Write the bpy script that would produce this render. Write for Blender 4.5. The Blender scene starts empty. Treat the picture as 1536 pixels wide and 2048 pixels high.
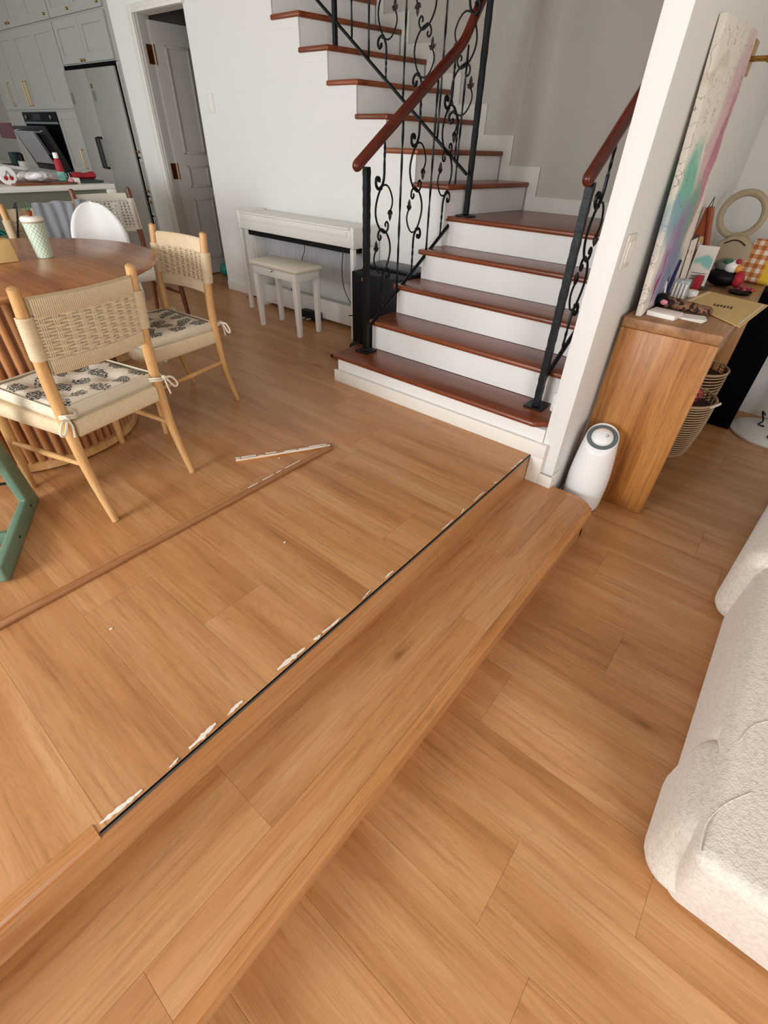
import bpy, bmesh, math, random
from mathutils import Vector, Matrix, noise as mnoise

S = 0.89                      # survey units -> metres
PI = math.pi
C = bpy.context.scene.collection
rnd = random.Random(7)

# ------------------------------------------------------------------ camera
cam_d = bpy.data.cameras.new('camera'); cam = bpy.data.objects.new('camera', cam_d); C.objects.link(cam)
R = [[0.770656550324819, 0.6366810113885292, 0.02694014065906938],
     [0.41199222313508416, -0.4655435888490338, -0.7832825639306504],
     [-0.4861593252398457, 0.6147409670900761, -0.621081841518086]]
m = Matrix(((R[0][0], -R[1][0], -R[2][0], 0), (R[0][1], -R[1][1], -R[2][1], 0), (R[0][2], -R[1][2], -R[2][2], 1.36*S), (0, 0, 0, 1)))
cam.matrix_world = m
cam_d.sensor_fit = 'HORIZONTAL'; cam_d.sensor_width = 36; cam_d.lens = 932.28/1536*36
cam_d.clip_start = 0.02; cam_d.clip_end = 100
bpy.context.scene.camera = cam

# ------------------------------------------------------------------ world, light, exposure
sc = bpy.context.scene
sc.view_settings.view_transform = 'Standard'; sc.view_settings.look = 'None'
sc.view_settings.gamma = 1; sc.view_settings.use_curve_mapping = False
sc.view_settings.exposure = 0.0
w = bpy.data.worlds.new('overcast_sky'); sc.world = w; w.use_nodes = True
bg = w.node_tree.nodes['Background']; bg.inputs[0].default_value = (0.86, 0.93, 1.0, 1); bg.inputs[1].default_value = 0.2
def area(name, loc, rot, sx, sy, power, col=(1, 1, 1)):
    d = bpy.data.lights.new(name, 'AREA'); d.shape = 'RECTANGLE'; d.size = sx*S; d.size_y = sy*S; d.energy = power; d.color = col
    o = bpy.data.objects.new(name, d); C.objects.link(o); o.location = [c*S for c in loc]; o.rotation_euler = rot; return o
area('window_daylight', (-2.05, -3.2, 1.5), (math.radians(83), 0, 0), 1.5, 1.5, 128, (0.96, 0.98, 1.0))
area('window_daylight', (-4.6, -3.2, 1.5), (math.radians(83), 0, math.radians(-8)), 1.5, 1.5, 40, (0.96, 0.98, 1.0))
area('window_daylight', (-8.5, -2.0, 1.7), (math.radians(84), 0, math.radians(0)), 3.0, 1.8, 55, (0.93, 1.0, 0.97))
area('window_daylight', (2.6, -1.6, 1.5), (math.radians(80), 0, math.radians(38)), 1.8, 1.8, 76, (1.0, 0.98, 0.96))

# ------------------------------------------------------------------ materials
MATS = {}
def newmat(name):
    mt = bpy.data.materials.new(name); mt.use_nodes = True
    nt = mt.node_tree; b = nt.nodes['Principled BSDF']; MATS[name] = mt
    return mt, nt, b
def lin(c):
    if isinstance(c, str):
        c = [int(c[i:i+2], 16)/255 for i in (0, 2, 4)]
        c = [x/12.92 if x <= 0.04045 else ((x+0.055)/1.055)**2.4 for x in c]
    return (*c, 1)
def N(nt, t, **kw):
    n = nt.nodes.new(t)
    for k, v in kw.items(): setattr(n, k, v)
    return n
def simple(name, col, rough=0.5, metal=0.0, var=0.06, vs=6, bump=0.0, bs=60, spec=0.5, sheen=0, alpha=None, trans=0):
    mt, nt, b = newmat(name); L = nt.links
    tc = N(nt, 'ShaderNodeTexCoord'); no = N(nt, 'ShaderNodeTexNoise'); no.inputs['Scale'].default_value = vs; no.inputs['Detail'].default_value = 4
    L.new(tc.outputs['Object'], no.inputs['Vector'])
    mx = N(nt, 'ShaderNodeMix', data_type='RGBA'); c = lin(col)
    mx.inputs['A'].default_value = tuple(min(1, x*(1+var)) for x in c[:3])+(1,)
    mx.inputs['B'].default_value = tuple(x*(1-var) for x in c[:3])+(1,)
    L.new(no.outputs['Fac'], mx.inputs['Factor']); L.new(mx.outputs['Result'], b.inputs['Base Color'])
    b.inputs['Roughness'].default_value = rough; b.inputs['Metallic'].default_value = metal
    b.inputs['Specular IOR Level'].default_value = spec
    if sheen: b.inputs['Sheen Weight'].default_value = sheen
    if trans: b.inputs['Transmission Weight'].default_value = trans
    if bump:
        n2 = N(nt, 'ShaderNodeTexNoise'); n2.inputs['Scale'].default_value = bs; n2.inputs['Detail'].default_value = 3
        bp = N(nt, 'ShaderNodeBump'); bp.inputs['Strength'].default_value = bump; bp.inputs['Distance'].default_value = 0.004
        L.new(tc.outputs['Object'], n2.inputs['Vector']); L.new(n2.outputs['Fac'], bp.inputs['Height']); L.new(bp.outputs['Normal'], b.inputs['Normal'])
    return mt
def ramp(nt, stops):
    r = N(nt, 'ShaderNodeValToRGB'); e = r.color_ramp.elements
    while len(e) < len(stops): e.new(0.5)
    for k, (p, c) in enumerate(stops): e[k].position = p; e[k].color = lin(c)
    return r
def wood(name, light, mid, dark, axis=0, rough=0.38, var=0.12, streak=0.5, scale=1.0, hue=0.0, spec=0.5, knots=True, bump=0.12):
    mt, nt, b = newmat(name); L = nt.links
    tc = N(nt, 'ShaderNodeTexCoord'); oi = N(nt, 'ShaderNodeObjectInfo')
    mul = N(nt, 'ShaderNodeMath', operation='MULTIPLY'); mul.inputs[1].default_value = 37.0; L.new(oi.outputs['Random'], mul.inputs[0])
    mp = N(nt, 'ShaderNodeVectorMath', operation='ADD'); L.new(tc.outputs['Object'], mp.inputs[0]); L.new(mul.outputs[0], mp.inputs[1])
    def stretch(k, l):
        v = N(nt, 'ShaderNodeVectorMath', operation='MULTIPLY'); s = [k*scale]*3; s[axis] = l*scale
        v.inputs[1].default_value = s; L.new(mp.outputs[0], v.inputs[0]); return v
    a = stretch(9, 0.9); n1 = N(nt, 'ShaderNodeTexNoise'); n1.inputs['Scale'].default_value = 1; n1.inputs['Detail'].default_value = 5; n1.inputs['Distortion'].default_value = 0.6; L.new(a.outputs[0], n1.inputs['Vector'])
    f = stretch(85, 3.2); n2 = N(nt, 'ShaderNodeTexNoise'); n2.inputs['Scale'].default_value = 1; n2.inputs['Detail'].default_value = 7; n2.inputs['Roughness'].default_value = 0.72; L.new(f.outputs[0], n2.inputs['Vector'])
    g = stretch(14, 1.1); wv = N(nt, 'ShaderNodeTexNoise'); wv.inputs['Scale'].default_value = 1; wv.inputs['Detail'].default_value = 2; wv.inputs['Distortion'].default_value = 1.5; L.new(g.outputs[0], wv.inputs['Vector'])
    # rings: sine of broad noise gives cathedral lines
    ms = N(nt, 'ShaderNodeMath', operation='MULTIPLY'); ms.inputs[1].default_value = 70; L.new(wv.outputs['Fac'], ms.inputs[0])
    sn = N(nt, 'ShaderNodeMath', operation='SINE'); L.new(ms.outputs[0], sn.inputs[0])
    mr = N(nt, 'ShaderNodeMapRange'); mr.inputs['From Min'].default_value = -1; mr.inputs['To Min'].default_value = 0; L.new(sn.outputs[0], mr.inputs['Value'])
    r1 = ramp(nt, [(0.27, dark), (0.47, mid), (0.68, light)]); L.new(n1.outputs['Fac'], r1.inputs[0])
    mx = N(nt, 'ShaderNodeMix', data_type='RGBA', blend_type='MULTIPLY'); L.new(r1.outputs[0], mx.inputs['A'])
    r2 = ramp(nt, [(0.34, (0.42, 0.35, 0.28)), (0.47, (0.86, 0.83, 0.80)), (0.60, (1.06, 1.06, 1.05))]); L.new(n2.outputs['Fac'], r2.inputs[0]); L.new(r2.outputs[0], mx.inputs['B']); mx.inputs['Factor'].default_value = streak
    mx2 = N(nt, 'ShaderNodeMix', data_type='RGBA', blend_type='MULTIPLY'); L.new(mx.outputs['Result'], mx2.inputs['A'])
    r3 = ramp(nt, [(0.0, (0.62, 0.54, 0.46)), (0.30, (1, 1, 1))]); L.new(mr.outputs[0], r3.inputs[0]); L.new(r3.outputs[0], mx2.inputs['B']); mx2.inputs['Factor'].default_value = 0.45*streak
    last = mx2
    if knots:
        k = stretch(4.2, 1.6); vo = N(nt, 'ShaderNodeTexVoronoi'); vo.inputs['Scale'].default_value = 0.9; L.new(k.outputs[0], vo.inputs['Vector'])
        rk = ramp(nt, [(0.02, (0.35, 0.27, 0.2)), (0.055, (0.8, 0.72, 0.65)), (0.14, (1, 1, 1))]); L.new(vo.outputs['Distance'], rk.inputs[0])
        mk = N(nt, 'ShaderNodeMix', data_type='RGBA', blend_type='MULTIPLY'); mk.inputs['Factor'].default_value = 0.75
        L.new(last.outputs['Result'], mk.inputs['A']); L.new(rk.outputs[0], mk.inputs['B']); last = mk
    hs = N(nt, 'ShaderNodeHueSaturation')
    v = N(nt, 'ShaderNodeMapRange'); v.inputs['To Min'].default_value = 1-var; v.inputs['To Max'].default_value = 1+var*0.7; L.new(oi.outputs['Random'], v.inputs['Value'])
    L.new(v.outputs[0], hs.inputs['Value']); L.new(last.outputs['Result'], hs.inputs['Color'])
    if hue:
        m7 = N(nt, 'ShaderNodeMath', operation='MULTIPLY'); m7.inputs[1].default_value = 7.31; L.new(oi.outputs['Random'], m7.inputs[0])
        fr = N(nt, 'ShaderNodeMath', operation='FRACT'); L.new(m7.outputs[0], fr.inputs[0])
        h = N(nt, 'ShaderNodeMapRange'); h.inputs['To Min'].default_value = 0.5-hue; h.inputs['To Max'].default_value = 0.5+hue; L.new(fr.outputs[0], h.inputs['Value']); L.new(h.outputs[0], hs.inputs['Hue'])
    L.new(hs.outputs[0], b.inputs['Base Color'])
    b.inputs['Roughness'].default_value = rough; b.inputs['Specular IOR Level'].default_value = spec
    bp = N(nt, 'ShaderNodeBump'); bp.inputs['Strength'].default_value = bump; bp.inputs['Distance'].default_value = 0.002; L.new(n2.outputs['Fac'], bp.inputs['Height']); L.new(bp.outputs[0], b.inputs['Normal'])
    return mt

FLOOR_C = ('D09F6F', 'C48D5B', 'B07B4B')
wood('floor_x', *FLOOR_C, axis=0, hue=0.0012, rough=0.34, var=0.05, streak=0.42)
wood('floor_y', *FLOOR_C, axis=1, hue=0.0012, rough=0.34, var=0.04, streak=0.42)
wood('strip_y', 'BF8E66', 'AB7A52', '96673F', axis=1, rough=0.4, knots=False)
wood('nosing_y', 'D49C66', 'C4874F', 'A86C38', axis=1, rough=0.35, knots=False)
wood('nosing_x', 'D49C66', 'C4874F', 'A86C38', axis=0, rough=0.35, knots=False)
wood('tread', '985330', '824224', '66301A', axis=0, rough=0.28, knots=False, streak=0.3)
wood('handrail', '702C1B', '602415', '4A1A10', axis=1, rough=0.25, knots=False, streak=0.25)
wood('table_wood', 'C8905F', 'B57A4C', '98603A', axis=0, rough=0.26, knots=False, scale=0.8)
wood('slat_wood', 'C48C5C', 'B07848', '925A32', axis=2, rough=0.4, knots=False)
wood('oak_z', 'DCB07A', 'D0A268', 'BE8E54', axis=2, rough=0.42, knots=False, streak=0.35, var=0.04)
wood('walnut', '8A4D2C', '74401F', '5A2E16', axis=2, rough=0.35, knots=False)
wood('teak_z', 'C28A4E', 'AD7238', '8A5222', axis=2, rough=0.4, var=0.05, streak=0.7)
wood('teak_y', 'B58A60', '9F7248', '7F5530', axis=1, rough=0.45, var=0.05)
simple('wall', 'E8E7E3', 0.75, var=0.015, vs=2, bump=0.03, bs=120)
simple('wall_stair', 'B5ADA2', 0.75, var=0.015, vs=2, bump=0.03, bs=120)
simple('skirting', 'CFCAC0', 0.6, var=0.01)
simple('trim_white', 'EAE7DE', 0.45, var=0.01)
simple('ceiling', 'C6C2BA', 0.85, var=0.01)
simple('riser_white', 'ECEAE6', 0.5, var=0.02, vs=5)
simple('iron', '17191B', 0.42, 0.6, bump=0.25, bs=90)
simple('iron_leaf', '2A1D18', 0.5, 0.5, bump=0.3, bs=90)
simple('piano_white', 'ECEAE4', 0.38, var=0.01)
simple('piano_panel', 'C0C0C4', 0.6, var=0.08, vs=9)
simple('bench_pad', 'E8E2D2', 0.4, var=0.02, bump=0.08, bs=200)
simple('black_plastic', '08080A', 0.5, var=0.02, spec=0.25)
simple('black_void', '020203', 0.8, var=0.02, spec=0.1)
simple('rubber', '101011', 0.7)
simple('chrome', 'C8CACC', 0.15, 1.0, var=0.01)
simple('steel_dark', '3B4044', 0.35, 0.8)
simple('alu', '7F878A', 0.35, 0.8)
simple('brass', 'B08A4A', 0.3, 1.0)
simple('bronze_hinge', '6B431E', 0.35, 0.9)
simple('cabinet', 'ABABA5', 0.5, var=0.02)
simple('fridge', 'A3A09A', 0.35, 0.15, var=0.02)
simple('counter', 'EDECE6', 0.3, var=0.01)
simple('island_face', '6E7365', 0.5, var=0.02)
simple('door_paint', 'B4AEA8', 0.45, var=0.01)
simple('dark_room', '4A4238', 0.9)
simple('cord', 'DECBA9', 0.75, var=0.12, vs=60, bump=0.35, bs=500)
simple('rope_white', 'E9E4D8', 0.8, var=0.06, vs=60, bump=0.35, bs=500)
simple('white_shell', 'F4F5F3', 0.3, var=0.005)
simple('grey_cloth', '8C9198', 0.9, var=0.08, vs=40, bump=0.2, bs=400, sheen=0.3)
simple('tie', 'E6DECB', 0.85, var=0.05)
simple('cushion_side', 'D9CFB8', 0.9, var=0.05, vs=30, bump=0.12, bs=300)
simple('glue', 'F0EBDD', 0.5, var=0.05, bump=0.4, bs=150)
simple('green_paint', '6B8873', 0.4, var=0.04)
simple('purifier', 'EDECEA', 0.35, var=0.005)
simple('grey_ring', '5F6B6B', 0.45)
simple('red_fabric', 'A81A2C', 0.6, var=0.2, vs=30, bump=0.3, bs=80)
simple('cyan_plastic', '7FC9BC', 0.4)
simple('pink', 'E58FA2', 0.5)
simple('dark_green', '23403A', 0.5)
simple('mauve', '7A4B50', 0.45)
simple('taupe', 'B5A78C', 0.85, var=0.04, bump=0.15, bs=300)
simple('terracotta', 'A3552A', 0.6, var=0.25, vs=14)
simple('navy', '1E2A5A', 0.4)
simple('paper', 'F0ECE4', 0.7, var=0.02)
simple('kraft', 'DDBB7C', 0.75, var=0.05)
simple('kraft_print', '4D3D1E', 0.8)
simple('tan_box', 'DDBB7E', 0.7, var=0.05)
simple('teal_foil', '0F6B62', 0.2, 0.8, var=0.5, vs=40)
simple('teal', '1E8E86', 0.5)
simple('dark_brown', '35190F', 0.6)
simple('grey_green', '4C4A40', 0.6)
simple('clay', '8A3A22', 0.7)
simple('leaf_green', '2F6B4A', 0.5)
simple('clear_plastic', 'DCE2DE', 0.15, trans=0.45)
simple('wicker', 'BFA07C', 0.7, var=0.15, vs=30)
simple('wicker_dark', '4A2A16', 0.8, var=0.15)
simple('orange_face', 'E59A3C', 0.5)
simple('grey_head', '6F7A74', 0.5)

# boucle
mt, nt, b = newmat('boucle'); L = nt.links
tc = N(nt, 'ShaderNodeTexCoord'); vo = N(nt, 'ShaderNodeTexVoronoi'); vo.inputs['Scale'].default_value = 210
no = N(nt, 'ShaderNodeTexNoise'); no.inputs['Scale'].default_value = 85; no.inputs['Detail'].default_value = 5
L.new(tc.outputs['Object'], vo.inputs['Vector']); L.new(tc.outputs['Object'], no.inputs['Vector'])
rp = ramp(nt, [(0.3, 'CFC9BC'), (0.5, 'DFD9CE'), (0.7, 'E6E0D5')]); L.new(no.outputs['Fac'], rp.inputs[0]); L.new(rp.outputs[0], b.inputs['Base Color'])
ad = N(nt, 'ShaderNodeMath', operation='ADD'); L.new(vo.outputs['Distance'], ad.inputs[0]); L.new(no.outputs['Fac'], ad.inputs[1])
bp = N(nt, 'ShaderNodeBump'); bp.inputs['Strength'].default_value = 0.32; bp.inputs['Distance'].default_value = 0.004
L.new(ad.outputs[0], bp.inputs['Height']); L.new(bp.outputs[0], b.inputs['Normal']); b.inputs['Roughness'].default_value = 0.95; b.inputs['Sheen Weight'].default_value = 0.3

# cushion with dark block-printed motifs on its top
mt, nt, b = newmat('cushion_print'); L = nt.links
tc = N(nt, 'ShaderNodeTexCoord'); wn = N(nt, 'ShaderNodeTexNoise'); wn.inputs['Scale'].default_value = 55; wn.inputs['Detail'].default_value = 2
L.new(tc.outputs['Object'], wn.inputs['Vector'])
wsub = N(nt, 'ShaderNodeVectorMath', operation='SUBTRACT'); wsub.inputs[1].default_value = (0.5, 0.5, 0.5); L.new(wn.outputs['Color'], wsub.inputs[0])
wsc = N(nt, 'ShaderNodeVectorMath', operation='SCALE'); wsc.inputs['Scale'].default_value = 0.035; L.new(wsub.outputs[0], wsc.inputs[0])
wa = N(nt, 'ShaderNodeVectorMath', operation='ADD'); L.new(tc.outputs['Object'], wa.inputs[0]); L.new(wsc.outputs[0], wa.inputs[1])
fl = N(nt, 'ShaderNodeVectorMath', operation='MULTIPLY'); fl.inputs[1].default_value = (12.4, 8.6, 0); L.new(wa.outputs[0], fl.inputs[0])
vo = N(nt, 'ShaderNodeTexVoronoi'); vo.inputs['Scale'].default_value = 1; vo.inputs['Randomness'].default_value = 0.25; vo.voronoi_dimensions = '2D'; L.new(fl.outputs[0], vo.inputs['Vector'])
lt = N(nt, 'ShaderNodeMath', operation='LESS_THAN'); lt.inputs[1].default_value = 0.37; L.new(vo.outputs['Distance'], lt.inputs[0])
v2 = N(nt, 'ShaderNodeTexVoronoi', feature='DISTANCE_TO_EDGE'); v2.inputs['Scale'].default_value = 95; L.new(tc.outputs['Object'], v2.inputs['Vector'])
gt = N(nt, 'ShaderNodeMath', operation='GREATER_THAN'); gt.inputs[1].default_value = 0.07; L.new(v2.outputs['Distance'], gt.inputs[0])
mm = N(nt, 'ShaderNodeMath', operation='MULTIPLY'); L.new(lt.outputs[0], mm.inputs[0]); L.new(gt.outputs[0], mm.inputs[1])
mc = N(nt, 'ShaderNodeMix', data_type='RGBA'); mc.inputs['A'].default_value = lin('E3DAC6'); mc.inputs['B'].default_value = lin('2B3436'); L.new(mm.outputs[0], mc.inputs['Factor'])
L.new(mc.outputs['Result'], b.inputs['Base Color']); b.inputs['Roughness'].default_value = 0.9

# mint lattice cup
mt, nt, b = newmat('cup_lattice'); L = nt.links
tc = N(nt, 'ShaderNodeTexCoord'); sp = N(nt, 'ShaderNodeSeparateXYZ'); L.new(tc.outputs['Object'], sp.inputs[0])
at = N(nt, 'ShaderNodeMath', operation='ARCTAN2'); L.new(sp.outputs['Y'], at.inputs[0]); L.new(sp.outputs['X'], at.inputs[1])
def dia(sign):
    a = N(nt, 'ShaderNodeMath', operation='MULTIPLY'); a.inputs[1].default_value = 2.4; L.new(at.outputs[0], a.inputs[0])
    z = N(nt, 'ShaderNodeMath', operation='MULTIPLY'); z.inputs[1].default_value = 52*sign; L.new(sp.outputs['Z'], z.inputs[0])
    s = N(nt, 'ShaderNodeMath', operation='ADD'); L.new(a.outputs[0], s.inputs[0]); L.new(z.outputs[0], s.inputs[1])
    f = N(nt, 'ShaderNodeMath', operation='PINGPONG'); f.inputs[1].default_value = 0.5; L.new(s.outputs[0], f.inputs[0])
    l = N(nt, 'ShaderNodeMath', operation='LESS_THAN'); l.inputs[1].default_value = 0.07; L.new(f.outputs[0], l.inputs[0]); return l
d1, d2 = dia(1), dia(-1); mxm = N(nt, 'ShaderNodeMath', operation='MAXIMUM'); L.new(d1.outputs[0], mxm.inputs[0]); L.new(d2.outputs[0], mxm.inputs[1])
mc = N(nt, 'ShaderNodeMix', data_type='RGBA'); mc.inputs['A'].default_value = lin('DDE5D2'); mc.inputs['B'].default_value = lin('6FA58F'); L.new(mxm.outputs[0], mc.inputs['Factor']); L.new(mc.outputs['Result'], b.inputs['Base Color']); b.inputs['Roughness'].default_value = 0.35

# abstract watercolour canvas: base + soft strokes (object coords: y across, z up)
def stroke_mat(name, base, strokes, lines=True):
    mt, nt, b = newmat(name); L = nt.links
    tc = N(nt, 'ShaderNodeTexCoord'); nz = N(nt, 'ShaderNodeTexNoise'); nz.inputs['Scale'].default_value = 7; nz.inputs['Detail'].default_value = 6
    L.new(tc.outputs['Object'], nz.inputs['Vector'])
    sb = N(nt, 'ShaderNodeVectorMath', operation='SUBTRACT'); sb.inputs[1].default_value = (0.5,)*3; L.new(nz.outputs['Color'], sb.inputs[0])
    sl = N(nt, 'ShaderNodeVectorMath', operation='SCALE'); sl.inputs['Scale'].default_value = 0.16; L.new(sb.outputs[0], sl.inputs[0])
    ad = N(nt, 'ShaderNodeVectorMath', operation='ADD'); L.new(tc.outputs['Object'], ad.inputs[0]); L.new(sl.outputs[0], ad.inputs[1])
    cur = None; basec = lin(base)
    for (cy, cz, ry, rz, ang, col, st) in strokes:
        mp = N(nt, 'ShaderNodeMapping', vector_type='TEXTURE'); mp.inputs['Location'].default_value = (0, cy*S, cz*S); mp.inputs['Rotation'].default_value = (ang, 0, 0); mp.inputs['Scale'].default_value = (10, ry*S, rz*S)
        L.new(ad.outputs[0], mp.inputs[0]); ln = N(nt, 'ShaderNodeVectorMath', operation='LENGTH'); L.new(mp.outputs[0], ln.inputs[0])
        mr = N(nt, 'ShaderNodeMapRange', interpolation_type='SMOOTHSTEP'); mr.inputs['From Min'].default_value = 1.15; mr.inputs['From Max'].default_value = 0.55; mr.inputs['To Max'].default_value = st; L.new(ln.outputs['Value'], mr.inputs['Value'])
        mx = N(nt, 'ShaderNodeMix', data_type='RGBA'); mx.inputs['B'].default_value = lin(col); L.new(mr.outputs[0], mx.inputs['Factor'])
        if cur: L.new(cur.outputs['Result'], mx.inputs['A'])
        else: mx.inputs['A'].default_value = basec
        cur = mx
    if lines:
        n3 = N(nt, 'ShaderNodeTexNoise'); n3.inputs['Scale'].default_value = 9; n3.inputs['Detail'].default_value = 3; L.new(tc.outputs['Object'], n3.inputs['Vector'])
        s3 = N(nt, 'ShaderNodeMath', operation='SUBTRACT'); s3.inputs[1].default_value = 0.5; L.new(n3.outputs['Fac'], s3.inputs[0])
        a3 = N(nt, 'ShaderNodeMath', operation='ABSOLUTE'); L.new(s3.outputs[0], a3.inputs[0]); l3 = N(nt, 'ShaderNodeMath', operation='LESS_THAN'); l3.inputs[1].default_value = 0.0045; L.new(a3.outputs[0], l3.inputs[0])
        k = N(nt, 'ShaderNodeMath', operation='MULTIPLY'); k.inputs[1].default_value = 0.55; L.new(l3.outputs[0], k.inputs[0])
        mx = N(nt, 'ShaderNodeMix', data_type='RGBA'); mx.inputs['B'].default_value = lin('4A4048'); L.new(k.outputs[0], mx.inputs['Factor']); L.new(cur.outputs['Result'], mx.inputs['A']); cur = mx
    L.new(cur.outputs['Result'], b.inputs['Base Color']); b.inputs['Roughness'].default_value = 0.8
stroke_mat('canvas_paint', 'EFEBE0', [
    (0.46, 0.66, 0.13, 0.50, -0.30, 'DDB0B8', 0.7), (0.52, 0.55, 0.09, 0.40, -0.30, 'C27894', 0.85), (0.42, 0.35, 0.08, 0.30, -0.35, 'D9A0B0', 0.7),
    (0.17, 0.50, 0.17, 0.20, -0.1, '7CC4AC', 0.95), (0.34, 0.30, 0.13, 0.28, -0.35, '6DB498', 0.9), (0.10, 0.40, 0.12, 0.12, 0, '8FB0C6', 0.8),
    (0.24, 0.22, 0.17, 0.26, -0.35, '9A88B4', 0.85), (0.38, 0.08, 0.16, 0.20, -0.4, '8490B8', 0.8), (0.14, 0.12, 0.010, 0.16, -0.35, 'A82E44', 0.95), (0.10, 0.9, 0.2, 0.03, 0.3, 'D6CDB8', 0.6)])
stroke_mat('card_print', 'EFE9E0', [(0.03, 0.14, 0.03, 0.03, 0, '7FC7C0', 0.9), (0.07, 0.17, 0.03, 0.02, 0, 'D05A60', 0.9), (0.05, 0.06, 0.04, 0.02, 0, 'A8A09C', 0.7)], False)

# gingham
mt, nt, b = newmat('gingham'); L = nt.links
tc = N(nt, 'ShaderNodeTexCoord'); sp = N(nt, 'ShaderNodeSeparateXYZ'); L.new(tc.outputs['Object'], sp.inputs[0])
def stripe(out, sc_):
    a = N(nt, 'ShaderNodeMath', operation='MULTIPLY'); a.inputs[1].default_value = sc_; L.new(sp.outputs[out], a.inputs[0])
    f = N(nt, 'ShaderNodeMath', operation='FRACT'); L.new(a.outputs[0], f.inputs[0]); l = N(nt, 'ShaderNodeMath', operation='LESS_THAN'); l.inputs[1].default_value = 0.5; L.new(f.outputs[0], l.inputs[0]); return l
s1, s2 = stripe('X', 24), stripe('Z', 24)
ad = N(nt, 'ShaderNodeMath', operation='ADD'); L.new(s1.outputs[0], ad.inputs[0]); L.new(s2.outputs[0], ad.inputs[1]); hf = N(nt, 'ShaderNodeMath', operation='MULTIPLY'); hf.inputs[1].default_value = 0.5; L.new(ad.outputs[0], hf.inputs[0])
rp = ramp(nt, [(0.0, 'F2E6D6'), (0.5, 'D89A6A'), (1.0, 'B56A35')]); L.new(hf.outputs[0], rp.inputs[0])
yl = N(nt, 'ShaderNodeMapRange'); yl.inputs['From Min'].default_value = 0.035; yl.inputs['From Max'].default_value = 0.015; ab = N(nt, 'ShaderNodeMath', operation='ABSOLUTE'); L.new(sp.outputs['X'], ab.inputs[0]); L.new(ab.outputs[0], yl.inputs['Value'])
mx = N(nt, 'ShaderNodeMix', data_type='RGBA'); mx.inputs['B'].default_value = lin('DDB62A'); L.new(yl.outputs[0], mx.inputs['Factor']); L.new(rp.outputs[0], mx.inputs['A']); L.new(mx.outputs['Result'], b.inputs['Base Color']); b.inputs['Roughness'].default_value = 0.9

def spots(name, base, spot, scale, thr):
    mt, nt, b = newmat(name); L = nt.links
    tc = N(nt, 'ShaderNodeTexCoord'); n = N(nt, 'ShaderNodeTexNoise'); n.inputs['Scale'].default_value = scale; n.inputs['Detail'].default_value = 3; L.new(tc.outputs['Object'], n.inputs['Vector'])
    r = ramp(nt, [(thr, base), (thr+0.03, spot)]); L.new(n.outputs['Fac'], r.inputs[0]); L.new(r.outputs[0], b.inputs['Base Color']); b.inputs['Roughness'].default_value = 0.85
spots('fur', '8A6248', '2A160E', 38, 0.52)
spots('spotted_cloth', 'F1EDEE', '8A7A88', 60, 0.64)
spots('plaid_red', 'C04A58', '4A0F18', 70, 0.5)
spots('art_ink', 'F0EBE0', '2E2A28', 26, 0.63)

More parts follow.
